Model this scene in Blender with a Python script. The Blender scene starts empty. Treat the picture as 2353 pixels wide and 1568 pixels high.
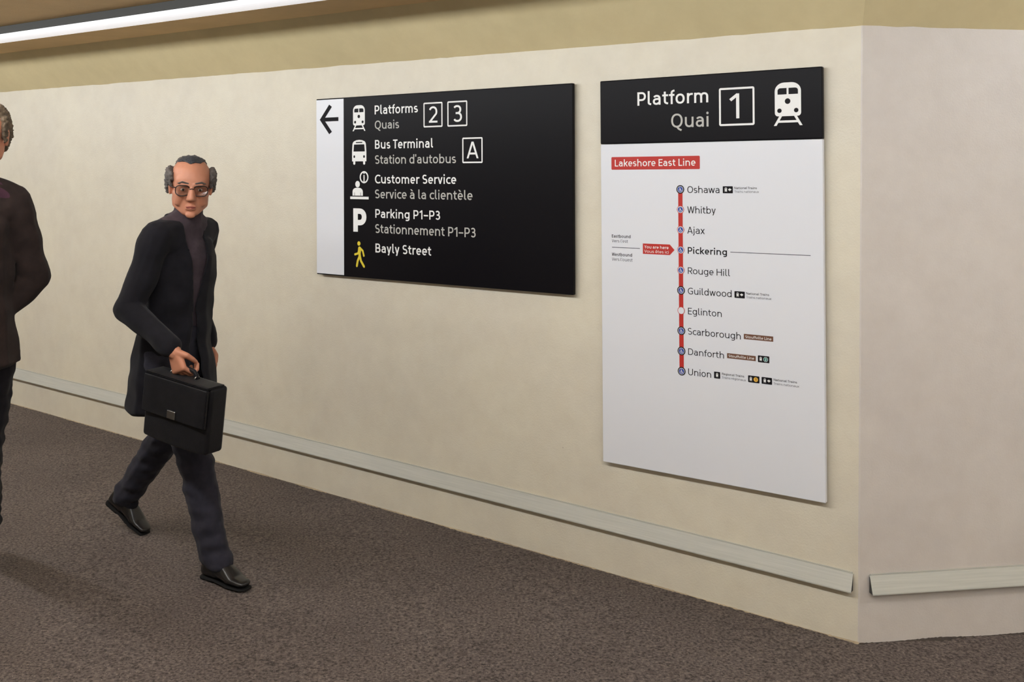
import bpy, bmesh, math, random
from mathutils import Vector, Matrix, noise
import numpy as np

random.seed(7)
scene = bpy.context.scene
COL = scene.collection

# ------------------------------------------------------------------ camera, world, exposure
IMG_W, IMG_H = 2353.0, 1568.0
FPX = 2300.0            # focal length in pixels of the photograph (35 mm lens)
CX = 1176.5
YH = 384.0              # eye level row (vertical lens shift, verticals stay vertical)
XVP = -2030.0           # vanishing point of the left wall
WALL_D = 3.55           # perpendicular distance camera - left wall

L2 = Vector((XVP - CX, FPX)).normalized()       # along the left wall, away from the camera
U2 = -L2                                        # along the left wall to the right
N2 = Vector((U2.y, -U2.x))                      # wall normal, pointing into the corridor


def ray(px, py):
    return Vector(((px - CX) / FPX, 1.0, (YH - py) / FPX))


def depth_left(px, off=0.0):
    d = Vector(((px - CX) / FPX, 1.0))
    return -(WALL_D - off) / d.dot(N2)


CAM_H = (1480.0 - YH) / FPX * depth_left(1974)


def on_left(px, py, off=0.0):
    """point of the left wall (or a plane 'off' in front of it) seen in the photo at px, py"""
    t = depth_left(px, off)
    r = ray(px, py) * t
    return Vector((r.x, r.y, r.z + CAM_H))


cam_data = bpy.data.cameras.new('camera')
cam_data.sensor_width = 36.0
cam_data.lens = FPX / IMG_W * 36.0
cam_data.shift_y = -(IMG_H / 2 - YH) / IMG_W
cam_data.clip_start = 0.02
cam = bpy.data.objects.new('camera', cam_data)
cam.location = (0, 0, CAM_H)
cam.rotation_euler = (math.radians(90), 0, 0)
COL.objects.link(cam)
scene.camera = cam

world = bpy.data.worlds.new('world')
scene.world = world
world.use_nodes = True
world.node_tree.nodes['Background'].inputs[0].default_value = (0.9, 0.93, 1.0, 1)
world.node_tree.nodes['Background'].inputs[1].default_value = 0.0

scene.view_settings.view_transform = 'Standard'
scene.view_settings.look = 'None'
scene.view_settings.exposure = 0.0
scene.view_settings.gamma = 1.0
scene.view_settings.use_curve_mapping = False
scene.cycles.max_bounces = 4
scene.cycles.diffuse_bounces = 3
scene.cycles.use_light_tree = False
scene.cycles.glossy_bounces = 3
scene.cycles.caustics_reflective = False
scene.cycles.caustics_refractive = False

LAMP_POWER = 34.5       # radiance of the main lamp rows' diffusers
LAMP_NEAR_WALL = 0.62    # radiance of the old strip that shows at the top of the photo


# ------------------------------------------------------------------ materials
def srgb(r, g, b):
    def c(v):
        v /= 255.0
        return v / 12.92 if v <= 0.04045 else ((v + 0.055) / 1.055) ** 2.4
    return (c(r), c(g), c(b), 1.0)


def mat(name, col, rough=0.5, spec=0.5, metal=0.0, coat=0.0):
    m = bpy.data.materials.new(name)
    m.use_nodes = True
    b = m.node_tree.nodes['Principled BSDF']
    b.inputs['Base Color'].default_value = col
    b.inputs['Roughness'].default_value = rough
    b.inputs['Specular IOR Level'].default_value = spec
    b.inputs['Metallic'].default_value = metal
    b.inputs['Coat Weight'].default_value = coat
    return m


def nd(m, t, **kw):
    n = m.node_tree.nodes.new(t)
    for k, v in kw.items():
        if k.startswith('i_'):
            n.inputs[k[2:].replace('_', ' ')].default_value = v
        else:
            setattr(n, k, v)
    return n


def lk(m, a, b):
    m.node_tree.links.new(a, b)


def noise_tex(m, scale, detail=4.0, rough=0.55, coord='Object'):
    tc = nd(m, 'ShaderNodeTexCoord')
    n = nd(m, 'ShaderNodeTexNoise')
    n.inputs['Scale'].default_value = scale
    n.inputs['Detail'].default_value = detail
    n.inputs['Roughness'].default_value = rough
    lk(m, tc.outputs[coord], n.inputs['Vector'])
    return n


def ramp(m, src, stops):
    r = nd(m, 'ShaderNodeValToRGB')
    els = r.color_ramp.elements
    while len(els) < len(stops):
        els.new(0.5)
    for e, (p, c) in zip(els, stops):
        e.position = p
        e.color = c
    lk(m, src, r.inputs['Fac'])
    return r


def mixc(m, fac, a, b, mode='MIX'):
    n = nd(m, 'ShaderNodeMix', data_type='RGBA', blend_type=mode)
    for sock, v in ((n.inputs[0], fac), (n.inputs[6], a), (n.inputs[7], b)):
        if hasattr(v, 'is_linked') or hasattr(v, 'links'):
            lk(m, v, sock)
        else:
            sock.default_value = v
    return n.outputs[2]


def bump(m, src, strength, dist=0.01, prev=None):
    b = nd(m, 'ShaderNodeBump')
    b.inputs['Strength'].default_value = strength
    b.inputs['Distance'].default_value = dist
    lk(m, src, b.inputs['Height'])
    if prev is not None:
        lk(m, prev, b.inputs['Normal'])
    return b.outputs['Normal']


def paint_mat(name, col_a, col_b, rough=0.42, peel=0.16, specks=True):
    m = mat(name, col_a, rough, 0.45)
    P = m.node_tree.nodes['Principled BSDF']
    big = noise_tex(m, 1.7, 3, 0.6)
    c = ramp(m, big.outputs['Fac'], [(0.32, col_a), (0.68, col_b)]).outputs['Color']
    mid = noise_tex(m, 9.0, 3, 0.65)
    f = ramp(m, mid.outputs['Fac'], [(0.3, (0.94, 0.93, 0.92, 1)), (0.7, (1.0, 1.0, 1.0, 1))]).outputs['Color']
    c = mixc(m, 1.0, c, f, 'MULTIPLY')
    if specks:
        tc = nd(m, 'ShaderNodeTexCoord')
        v = nd(m, 'ShaderNodeTexVoronoi')
        v.inputs['Scale'].default_value = 9.0
        v.inputs['Randomness'].default_value = 1.0
        lk(m, tc.outputs['Object'], v.inputs['Vector'])
        s = ramp(m, v.outputs['Distance'], [(0.012, (0, 0, 0, 1)), (0.02, (1, 1, 1, 1))])
        keep = noise_tex(m, 3.1, 0, 0.5)
        k = ramp(m, keep.outputs['Fac'], [(0.56, (1, 1, 1, 1)), (0.58, (0, 0, 0, 1))])
        mx = nd(m, 'ShaderNodeMath', operation='MAXIMUM')
        lk(m, s.outputs['Color'], mx.inputs[0])
        lk(m, k.outputs['Color'], mx.inputs[1])
        dark = tuple(x * 0.35 for x in col_a[:3]) + (1,)
        c = mixc(m, mx.outputs[0], dark, c)
    lk(m, c, P.inputs['Base Color'])
    n1 = noise_tex(m, 150.0, 1, 0.6)
    b = bump(m, n1.outputs['Fac'], peel, 0.004)
    lk(m, b, P.inputs['Normal'])
    return m


def floor_mat():
    m = mat('floor_aggregate', srgb(105, 94, 86), 0.75, 0.3)
    P = m.node_tree.nodes['Principled BSDF']
    a = noise_tex(m, 95.0, 3, 0.7)
    c = ramp(m, a.outputs['Fac'], [(0.36, srgb(53, 47, 45)), (0.47, srgb(91, 83, 80)), (0.56, srgb(105, 96, 92)), (0.70, srgb(132, 121, 115))]).outputs['Color']
    b = noise_tex(m, 1.3, 2, 0.6)
    big = ramp(m, b.outputs['Fac'], [(0.3, (0.84, 0.81, 0.80, 1)), (0.7, (1.08, 1.05, 1.02, 1))]).outputs['Color']
    c = mixc(m, 1.0, c, big, 'MULTIPLY')
    d = noise_tex(m, 26.0, 3, 0.7)
    bl = ramp(m, d.outputs['Fac'], [(0.28, (0.62, 0.6, 0.6, 1)), (0.43, (1, 1, 1, 1))]).outputs['Color']
    c = mixc(m, 1.0, c, bl, 'MULTIPLY')
    tc = nd(m, 'ShaderNodeTexCoord')
    v = nd(m, 'ShaderNodeTexVoronoi')
    v.inputs['Scale'].default_value = 60.0
    lk(m, tc.outputs['Object'], v.inputs['Vector'])
    s = ramp(m, v.outputs['Distance'], [(0.05, (1, 1, 1, 1)), (0.10, (0, 0, 0, 1))])
    kp = noise_tex(m, 7.0, 1, 0.6)
    k = ramp(m, kp.outputs['Fac'], [(0.46, (0, 0, 0, 1)), (0.54, (1, 1, 1, 1))])
    mm = nd(m, 'ShaderNodeMath', operation='MULTIPLY')
    lk(m, s.outputs['Color'], mm.inputs[0])
    lk(m, k.outputs['Color'], mm.inputs[1])
    c = mixc(m, mm.outputs[0], c, srgb(188, 178, 166))
    lk(m, c, P.inputs['Base Color'])
    bn = bump(m, a.outputs['Fac'], 0.32, 0.006)
    lk(m, bn, P.inputs['Normal'])
    return m


def emit_mat(name, col, strength):
    m = mat(name, col, 0.4)
    P = m.node_tree.nodes['Principled BSDF']
    P.inputs['Emission Color'].default_value = col
    P.inputs['Emission Strength'].default_value = strength
    return m


def fabric_mat(name, col, rough=0.9, weave=900.0, strength=0.25, mott=0.25):
    m = mat(name, col, rough, 0.15)
    P = m.node_tree.nodes['Principled BSDF']
    P.inputs['Sheen Weight'].default_value = 0.05
    a = noise_tex(m, 18.0, 5, 0.6)
    lo = tuple(x * (1 - mott) for x in col[:3]) + (1,)
    hi = tuple(min(1, x * (1 + mott)) for x in col[:3]) + (1,)
    c = ramp(m, a.outputs['Fac'], [(0.3, lo), (0.7, hi)]).outputs['Color']
    lk(m, c, P.inputs['Base Color'])
    w = noise_tex(m, weave, 2, 0.5)
    lk(m, bump(m, w.outputs['Fac'], strength, 0.002), P.inputs['Normal'])
    return m


def rail_mat():
    m = mat('bumper_rail_paint', srgb(190, 188, 176), 0.42, 0.5, 0.0)
    P = m.node_tree.nodes['Principled BSDF']
    tc = nd(m, 'ShaderNodeTexCoord')
    mp = nd(m, 'ShaderNodeMapping')
    mp.inputs['Scale'].default_value = (1.2, 40, 40)
    lk(m, tc.outputs['Object'], mp.inputs['Vector'])
    n = nd(m, 'ShaderNodeTexNoise')
    n.inputs['Scale'].default_value = 4.0
    n.inputs['Detail'].default_value = 6.0
    lk(m, mp.outputs['Vector'], n.inputs['Vector'])
    c = ramp(m, n.outputs['Fac'], [(0.3, srgb(184, 184, 175)), (0.7, srgb(196, 195, 186))]).outputs['Color']
    lk(m, c, P.inputs['Base Color'])
    lk(m, bump(m, n.outputs['Fac'], 0.12, 0.003), P.inputs['Normal'])
    return m


M = {}
M['wall'] = paint_mat('cream_wall_paint', srgb(224, 216, 196), srgb(217, 209, 192))
M['wall_r'] = paint_mat('cream_wall_paint_greyer', srgb(216, 208, 200), srgb(209, 201, 194))  # same cream paint, with the cooler light at right put into its colour
M['soffit'] = paint_mat('tan_soffit_paint', srgb(222, 205, 160), srgb(214, 198, 154), 0.6, 0.15)
M['ceiling'] = paint_mat('tan_ceiling_paint', srgb(224, 190, 138), srgb(212, 180, 130), 0.75, 0.15)
M['floor'] = floor_mat()
M['mortar'] = paint_mat('pale_mortar', srgb(190, 174, 146), srgb(150, 134, 112), 0.85, 0.6, False)
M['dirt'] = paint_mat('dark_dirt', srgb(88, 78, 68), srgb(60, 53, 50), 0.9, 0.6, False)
M['rail'] = rail_mat()
M['black'] = mat('sign_black', srgb(19, 17, 20), 0.35, 0.08)
M['white_panel'] = mat('sign_white', srgb(227, 228, 233), 0.32, 0.5)
M['white_ink'] = mat('white_vinyl', srgb(242, 241, 238), 0.45, 0.3)
M['grey_ink'] = mat('grey_vinyl', srgb(190, 187, 180), 0.45, 0.3)
M['black_ink'] = mat('black_vinyl', srgb(27, 25, 28), 0.5, 0.08)
M['soft_ink'] = mat('dark_grey_vinyl', srgb(84, 83, 92), 0.45, 0.3)
M['red_ink'] = mat('red_vinyl', srgb(190, 50, 42), 0.45, 0.3)
M['blue_ink'] = mat('blue_vinyl', srgb(50, 74, 158), 0.45, 0.3)
M['brown_ink'] = mat('brown_vinyl', srgb(112, 76, 58), 0.45, 0.3)
M['yellow_ink'] = mat('yellow_vinyl', srgb(228, 206, 58), 0.45, 0.3)
M['teal_ink'] = mat('teal_vinyl', srgb(36, 124, 116), 0.45, 0.3)
M['gold_ink'] = mat('gold_vinyl', srgb(232, 180, 74), 0.45, 0.3)
M['housing'] = mat('lamp_housing_grey', srgb(62, 62, 60), 0.5, 0.3)
M['lens'] = emit_mat('lamp_diffuser', (0.92, 0.96, 1.0, 1), LAMP_POWER)
M['lens_dim'] = emit_mat('lamp_diffuser_old', (0.94, 0.93, 0.96, 1), LAMP_NEAR_WALL)
M['lens_dim'].node_tree.nodes['Principled BSDF'].inputs['Base Color'].default_value = srgb(225, 224, 226)
M['skin'] = mat('skin', srgb(188, 128, 101), 0.5, 0.35)
M['skin'].node_tree.nodes['Principled BSDF'].inputs['Subsurface Weight'].default_value = 0.0
M['skin'].node_tree.nodes['Principled BSDF'].inputs['Subsurface Radius'].default_value = (0.01, 0.004, 0.002)
M['lip'] = mat('lip', srgb(158, 88, 76), 0.5, 0.35)
M['eye_white'] = mat('eye_white', srgb(225, 218, 210), 0.25, 0.5)
M['iris'] = mat('iris', srgb(48, 34, 26), 0.2, 0.5)
M['coat'] = fabric_mat('black_wool', srgb(25, 24, 29))
M['sweater'] = fabric_mat('plum_knit', srgb(66, 56, 62), weave=500, strength=0.5)
M['trousers'] = fabric_mat('navy_grey_cloth', srgb(44, 43, 52))
M['shoe'] = mat('black_leather', srgb(26, 23, 22), 0.3, 0.5)
M['sole'] = mat('shoe_sole', srgb(18, 17, 17), 0.8, 0.2)
M['bag'] = fabric_mat('black_bag_leather', srgb(22, 21, 24), 0.45, 350, 0.25)
M['metal'] = mat('brushed_buckle', srgb(150, 148, 145), 0.3, 0.5, 1.0)
M['glasses'] = mat('dark_plastic', srgb(30, 22, 22), 0.3, 0.5)
M['jacket'] = fabric_mat('dark_brown_cloth', srgb(44, 35, 33))
M['trousers_dark'] = fabric_mat('black_cloth', srgb(28, 26, 31))
M['shirt'] = fabric_mat('plum_checked_shirt', srgb(66, 42, 54))
M['hair'] = fabric_mat('grey_hair', srgb(92, 86, 82), 0.6, 260, 0.9, 0.45)
M['hair_dark'] = fabric_mat('dark_grey_hair', srgb(58, 58, 62), 0.55, 260, 0.9, 0.4)
M['hair_brown'] = fabric_mat('brown_grey_hair', srgb(104, 90, 74), 0.6, 260, 0.9, 0.4)
m = bpy.data.materials.new('clear_lens')
m.use_nodes = True
nt = m.node_tree
nt.nodes.remove(nt.nodes['Principled BSDF'])
tr_ = nt.nodes.new('ShaderNodeBsdfTransparent')
tr_.inputs[0].default_value = (0.80, 0.77, 0.75, 1)
gl_ = nt.nodes.new('ShaderNodeBsdfGlossy')
gl_.inputs['Roughness'].default_value = 0.05
mx_ = nt.nodes.new('ShaderNodeMixShader')
mx_.inputs[0].default_value = 0.06
nt.links.new(tr_.outputs[0], mx_.inputs[1])
nt.links.new(gl_.outputs[0], mx_.inputs[2])
nt.links.new(mx_.outputs[0], nt.nodes['Material Output'].inputs['Surface'])
M['glass'] = m


# ------------------------------------------------------------------ object helpers
def link(name, me, material, parent=None):
    o = bpy.data.objects.new(name, me)
    if material is not None:
        me.materials.clear()
        me.materials.append(material)
    COL.objects.link(o)
    if parent is not None:
        o.parent = parent
    return o


def from_bm(name, bm, material, parent=None, smooth=False):
    me = bpy.data.meshes.new(name)
    bm.normal_update()
    bm.to_mesh(me)
    bm.free()
    if smooth:
        me.shade_smooth()
    return link(name, me, material, parent)


def mesh(name, verts, faces, material, parent=None, smooth=False):
    me = bpy.data.meshes.new(name)
    me.from_pydata([tuple(v) for v in verts], [], faces)
    me.update()
    if smooth:
        me.shade_smooth()
    return link(name, me, material, parent)


def thing(name, label, cat, mtx, group=None):
    o = bpy.data.objects.new(name, None)
    o.empty_display_size = 0.1
    COL.objects.link(o)
    o.matrix_world = mtx
    o['label'] = label
    o['category'] = cat
    if group:
        o['group'] = group
    return o


def structure(o, label=None):
    o['kind'] = 'structure'
    if label:
        o['label'] = label
    return o


# ------------------------------------------------------------------ the corridor shell
Cb = on_left(1974, 1480)      # foot of the outer corner
Ct = on_left(1982, 58.5)      # its top
ang = math.radians(45.0)
R2 = Vector((U2.x * math.cos(ang) - U2.y * math.sin(ang), U2.x * math.sin(ang) + U2.y * math.cos(ang)))
NR2 = Vector((R2.y, -R2.x))


def on_right(px, py, off=0.0):
    c = Vector((Cb.x, Cb.y)) + (Vector((Ct.x, Ct.y)) - Vector((Cb.x, Cb.y))) * 0.3
    d = Vector(((px - CX) / FPX, 1.0))
    t = (c.dot(NR2) + off) / d.dot(NR2)
    r = ray(px, py) * t
    return Vector((r.x, r.y, r.z + CAM_H))


def ucoord(p):
    return p.x * U2.x + p.y * U2.y


def plane_z(p0, p1, p2):
    n = (p1 - p0).cross(p2 - p0)
    return lambda x, y: p0.z - (n.x * (x - p0.x) + n.y * (y - p0.y)) / n.z


floor_z = plane_z(on_left(80, 943), Cb, on_right(2353, 1457))
top_z = plane_z(on_left(0, 212), Ct, on_right(2353, 70))      # line where wall meets soffit

C2 = Vector((Cb.x, Cb.y))
A2 = C2 - U2 * 13.0            # far left end of the passage
B2 = C2 + R2 * 5.0             # far right end
WIDTH = 5.4
Ao = A2 + N2 * WIDTH
Bo = C2 + U2 * 7.0 + N2 * WIDTH


def poly_slab(name, pts, zf, z_off, material, thick, up=True):
    bm = bmesh.new()
    a = [bm.verts.new((p.x, p.y, zf(p.x, p.y) + z_off)) for p in pts]
    b = [bm.verts.new((p.x, p.y, zf(p.x, p.y) + z_off + thick)) for p in pts]
    bm.faces.new(a)
    bm.faces.new(b)
    n = len(pts)
    for i in range(n):
        bm.faces.new((a[i], a[(i + 1) % n], b[(i + 1) % n], b[i]))
    bmesh.ops.recalc_face_normals(bm, faces=bm.faces[:])
    return from_bm(name, bm, material)


centre = (A2 + B2 + Ao + Bo + C2) / 5
grow = [p + (p - centre).normalized() * 0.15 for p in (A2, B2, Bo, Ao)]
plan = [A2 - N2 * 0.12 - U2 * 0.12, C2 - N2 * 0.12, B2 - NR2 * 0.12 + R2 * .12, Bo + N2 * 0.12 + U2 * .12, Ao + N2 * 0.12 - U2 * .12]
structure(poly_slab('floor', plan, floor_z, -0.12, M['floor'], 0.12), 'brown-grey speckled aggregate floor of the underpass')
RISE, INW = 0.22, 0.22
structure(poly_slab('ceiling', plan, top_z, RISE, M['ceiling'], 0.10), 'tan painted ceiling above the slanting soffit')


def wob(s, seed, amp):
    return amp * (noise.noise(Vector((s * 5.3, seed, 0))) + 0.6 * noise.noise(Vector((s * 19.0, seed, 3))) + .3 * noise.noise(Vector((s * 60.0, seed, 3))))


# left wall: columns along u; the corner leans a little, so bottom and top share s in 0..1
SV = [0.0, 0.2, 0.35, 0.45] + [0.5 + 0.5 * i / 150.0 for i in range(151)]
RAD = 0.012


def build_wall(name, bot, top, svals, material, seed, back):
    """bot/top: functions s -> point; a wall slab with an uneven upper edge; back = offset vector"""
    vs, fs = [], []
    n = len(svals)
    rows = 4
    for s in svals:
        b, t = bot(s), top(s)
        t = t + Vector((0, 0, wob(s * 13, seed, 0.004)))
        for r in range(rows + 1):
            vs.append(b.lerp(t, r / rows))
    R = rows + 1
    for i in range(n - 1):
        for r in range(rows):
            fs.append((i * R + r, (i + 1) * R + r, (i + 1) * R + r + 1, i * R + r + 1))
    # back
    o = len(vs)
    for s in (svals[0], svals[-1]):
        for p in (bot(s), top(s)):
            vs.append(p + back)
    e = (n - 1) * R
    fs.append((o + 1, o + 3, o + 2, o))
    fs.append((0, rows, o + 1, o))
    fs.append((e + rows, e, o + 2, o + 3))
    return mesh(name, vs, fs, material)


def lz(p2, zf, dz=0.0):
    return Vector((p2.x, p2.y, zf(p2.x, p2.y) + dz))


At = Vector((Ct.x, Ct.y)) - U2 * 13.0
Lb0, Lb1 = lz(A2, floor_z, -0.02), Cb - Vector((U2.x, U2.y, 0)) * RAD * .4 + Vector((0, 0, -0.02))
Lt0, Lt1 = lz(At, top_z), Ct - Vector((U2.x, U2.y, 0)) * RAD * .4
structure(build_wall('wall_left', lambda s: Lb0.lerp(Lb1, s), lambda s: Lt0.lerp(Lt1, s), SV, M['wall'], 1.0,
                     Vector((-N2.x, -N2.y, 0)) * 0.12), 'cream painted wall carrying the two signs')
Bt = Vector((Ct.x, Ct.y)) + R2 * 5.0
Rb0, Rb1 = Cb + Vector((R2.x, R2.y, 0)) * RAD * .4 + Vector((0, 0, -0.02)), lz(B2, floor_z, -0.02)
Rt0, Rt1 = Ct + Vector((R2.x, R2.y, 0)) * RAD * .4, lz(Bt, top_z)
structure(build_wall('wall_right', lambda s: Rb0.lerp(Rb1, s), lambda s: Rt0.lerp(Rt1, s), [i / 80 for i in range(81)], M['wall_r'], 1.0,
                     Vector((-NR2.x, -NR2.y, 0)) * 0.12), 'greyer cream painted wall right of the corner')
# rounded plaster arris between both walls
vs, fs = [], []
NB = (N2 + NR2).normalized()
for z, (l, r) in enumerate(((Lb1, Rb0), (Lt1, Rt0))):
    for i in range(7):
        t = i / 6
        p = l.lerp(r, t)
        bul = 0.0016 * (1 - (2 * t - 1) ** 2)
        vs.append(p + Vector((NB.x, NB.y, 0)) * (bul - 0.0002))
for i in range(6):
    fs.append((i, i + 1, 8 + i, 7 + i))
structure(mesh('trim_1', vs, fs, M['wall_r'], smooth=True), 'rounded plaster edge of the wall corner')


def offset_in(p2, nrm, d):
    return p2 + nrm * d


# slanting soffit above both walls
Ct2 = Vector((Ct.x, Ct.y))
miter = NB / NB.dot(N2)


def soffit(name, p0, p1, n0, n1, svals, seed, label, scale):
    vs, fs = [], []
    for s in svals:
        b = p0.lerp(p1, s)
        t = b + n0.lerp(n1, s) * INW
        zb = top_z(b.x, b.y)
        vs.append(Vector((b.x, b.y, zb + wob(s * scale, seed, 0.004))))
        vs.append(Vector((t.x, t.y, zb + RISE + 0.01)))
        vs.append(Vector((b.x, b.y, zb + RISE + 0.02)))
    for i in range(len(svals) - 1):
        a = 3 * i
        fs.append((a, a + 3, a + 4, a + 1))
        fs.append((a + 1, a + 4, a + 5, a + 2))
        fs.append((a + 2, a + 5, a + 3, a))
    return structure(mesh(name, vs, fs, M['soffit']), label)


soffit('trim_2', At, Ct2, N2, miter, SV, 1.0, 'slanting tan soffit above the sign wall', 13)
soffit('trim_3', Ct2, Bt, miter, NR2, [i / 80 for i in range(81)], 1.0, 'slanting tan soffit above the wall right of the corner', 13)


def plain_wall(name, p, q, nrm, label):
    vs = []
    for pt in (p, q):
        for o in (0, 0.12):
            w = pt - nrm * o
            vs.append(lz(w, floor_z, -0.02))
            vs.append(lz(w, top_z, RISE + 0.02))
    fs = [(0, 4, 5, 1), (2, 3, 7, 6), (0, 1, 3, 2), (4, 6, 7, 5), (1, 5, 7, 3), (0, 2, 6, 4)]
    structure(mesh(name, vs, fs, M['wall']), label)


plain_wall('wall_opposite', Ao, Bo, -N2, 'cream wall on the other side of the passage, behind the viewer')
plain_wall('wall_far_end', A2, Ao, U2, 'cream wall closing the far end of the passage')
e2 = (Bo - B2).normalized()
plain_wall('wall_near_end', B2, Bo, Vector((e2.y, -e2.x)) if Vector((e2.y, -e2.x)).dot(centre - B2) > 0 else Vector((-e2.y, e2.x)), 'cream wall closing the right end of the passage')

# ragged mortar bead where wall and floor meet
def mortar(name, p0, p1, nrm, n, seed, label, material, wk=1.0):
    vs, fs = [], []
    for i in range(n + 1):
        s = i / n
        p = p0.lerp(p1, s)
        k = noise.noise(Vector((s * n * 0.035, seed, 1)))
        k2 = noise.noise(Vector((s * n * 0.31, seed, 5)))
        k3 = noise.noise(Vector((s * n * 0.9, seed, 9)))
        w = wk * max(0.001, 0.004 + 0.008 * k + 0.007 * k2 + 0.005 * k3)
        h = max(0.001, 0.004 + 0.005 * k + 0.003 * k3)
        q = Vector((p.x, p.y))
        base = lz(q, floor_z)
        o = q + nrm * w
        vs += [base + Vector((-nrm.x * .004, -nrm.y * .004, h)), Vector((q.x + nrm.x * w * .4, q.y + nrm.y * w * .4, base.z + h * .6)), lz(o, floor_z, 0.0004)]
    for i in range(n):
        for r in range(2):
            a = 3 * i + r
            fs.append((a, a + 3, a + 4, a + 1))
    structure(mesh(name, vs, fs, material), label)


mortar('trim_4', C2 - U2 * 6.2, C2, N2, 900, 2.0, 'ragged pale mortar bead at the foot of the sign wall', M['mortar'])
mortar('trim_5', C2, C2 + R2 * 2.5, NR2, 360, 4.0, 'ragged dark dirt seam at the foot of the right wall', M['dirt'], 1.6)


# ------------------------------------------------------------------ wall bumper rails
def rail(name, label, origin, dirv, nrm, length, h, out):
    """wedge section: flush at the top, standing out at the bottom; local x along the rail"""
    y = Vector((-dirv.y, dirv.x, 0)).normalized()
    x = dirv.normalized()
    z = x.cross(y)
    mtx = Matrix((x, y, z)).transposed().to_4x4()
    mtx.translation = origin
    t = thing(name, label, 'bumper rail', mtx, 'wall bumper rails')
    prof = [(0.0, h), (-0.005, h), (-out, 0.004), (-out, 0.0), (-out + 0.0022, 0.0), (-out + 0.0022, 0.003), (-0.006, h - 0.0035), (0.0, h - 0.0035)]

    def extr(nm, pr, x0, x1, mt, par):
        n = len(pr)
        vs = [(x0, a, b) for a, b in pr] + [(x1, a, b) for a, b in pr]
        fs = [tuple(range(n)), tuple(range(2 * n - 1, n - 1, -1))]
        for i in range(n):
            fs.append((i, i + n, (i + 1) % n + n, (i + 1) % n))
        return mesh(nm, vs, fs, mt, par)
    extr('strip', prof, 0.0, length, M['rail'], t)
    cap = [(0.0, h - 0.004), (-0.006, h - 0.004), (-out + 0.002, 0.002), (-out + 0.002, 0.0005), (0.0, 0.0005)]  # dark plate whose colour stands in for the shade at the rail end
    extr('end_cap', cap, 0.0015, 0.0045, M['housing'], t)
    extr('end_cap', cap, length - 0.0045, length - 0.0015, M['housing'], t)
    lip = [(0.0, h), (-0.004, h), (-0.004, h + 0.006), (0.0, h + 0.006)]
    extr('upper_lip', lip, 0.004, length - 0.004, M['rail'], t)
    return t


r_end = on_left(1961, 1319)
r_far = on_left(240, 897)
dv = (r_end - r_far).normalized()
r_len = 9.0
h_rail = (1361 - 1321) / FPX * depth_left(1958) * 0.98
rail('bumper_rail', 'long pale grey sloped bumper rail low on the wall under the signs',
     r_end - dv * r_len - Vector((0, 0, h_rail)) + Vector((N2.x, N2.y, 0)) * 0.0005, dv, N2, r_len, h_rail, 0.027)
s0 = on_right(1996.5, 1323)
s1 = on_right(2353, 1301)
dv2 = (s1 - s0).normalized()
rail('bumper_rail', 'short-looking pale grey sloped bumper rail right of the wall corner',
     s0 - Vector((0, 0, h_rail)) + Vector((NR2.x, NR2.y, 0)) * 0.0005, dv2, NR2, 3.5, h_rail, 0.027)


# ------------------------------------------------------------------ lamps
def lamp_run(n, p_wall, w, drop, lens_mat, group, labels, start, length=2.4, lens_depth=0.018, D2=U2, P2=N2):
    """surface mounted strip lights on the ceiling, parallel to the sign wall"""
    for i in range(n):
        c = C2 + D2 * (start - i * (length + 0.02)) + P2 * p_wall
        zc = top_z(c.x, c.y) + RISE - 0.003
        c1 = c + D2
        slope = top_z(c1.x, c1.y) - top_z(c.x, c.y)
        x = Vector((D2.x, D2.y, slope)).normalized()
        y = Vector((-D2.y, D2.x, 0))
        z = x.cross(y)
        mtx = Matrix((x, y, z)).transposed().to_4x4()
        mtx.translation = (c.x, c.y, zc)
        t = thing('strip_light', labels[i], 'strip light', mtx, group)
        hw, hl = w / 2, length / 2
        # housing: tray, trapezoid section
        pr = [(-hw * .92, 0.002), (hw * .92, 0.002), (hw, -drop + 0.012), (-hw, -drop + 0.012)]
        vs = [(-hl, a, b) for a, b in pr] + [(hl, a, b) for a, b in pr]
        fs = [(0, 1, 2, 3), (7, 6, 5, 4)] + [(k, (k + 4), (k + 1) % 4 + 4, (k + 1) % 4) for k in range(4)]
        mesh('housing', vs, fs, M['housing'], t)
        # diffuser: shallow curved lens
        vs, fs = [], []
        N = 12
        for xx in (-hl + 0.01, hl - 0.01):
            for k in range(N + 1):
                a = math.pi * k / N
                vs.append((xx, -math.cos(a) * hw * 0.97, -drop + 0.013 - math.sin(a) * lens_depth))
        for k in range(N):
            fs.append((k, k + 1, N + 1 + k + 1, N + 1 + k))
        fs.append(tuple(range(N, -1, -1)))
        fs.append(tuple(range(N + 1, 2 * N + 2)))
        mesh('diffuser', vs, fs, lens_mat, t, smooth=False)
        for sx in (-1, 1):
            mesh('end_cap', [(sx * (hl - .012), -hw, -drop - lens_depth * .3), (sx * (hl - .012), hw, -drop - lens_depth * .3), (sx * (hl - .012), hw, 0.001), (sx * (hl - .012), -hw, 0.001),
                             (sx * hl, -hw, -drop - lens_depth * .3), (sx * hl, hw, -drop - lens_depth * .3), (sx * hl, hw, 0.001), (sx * hl, -hw, 0.001)],
                 [(0, 1, 2, 3), (7, 6, 5, 4), (0, 4, 5, 1), (1, 5, 6, 2), (2, 6, 7, 3), (3, 7, 4, 0)], M['housing'], t)


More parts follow.
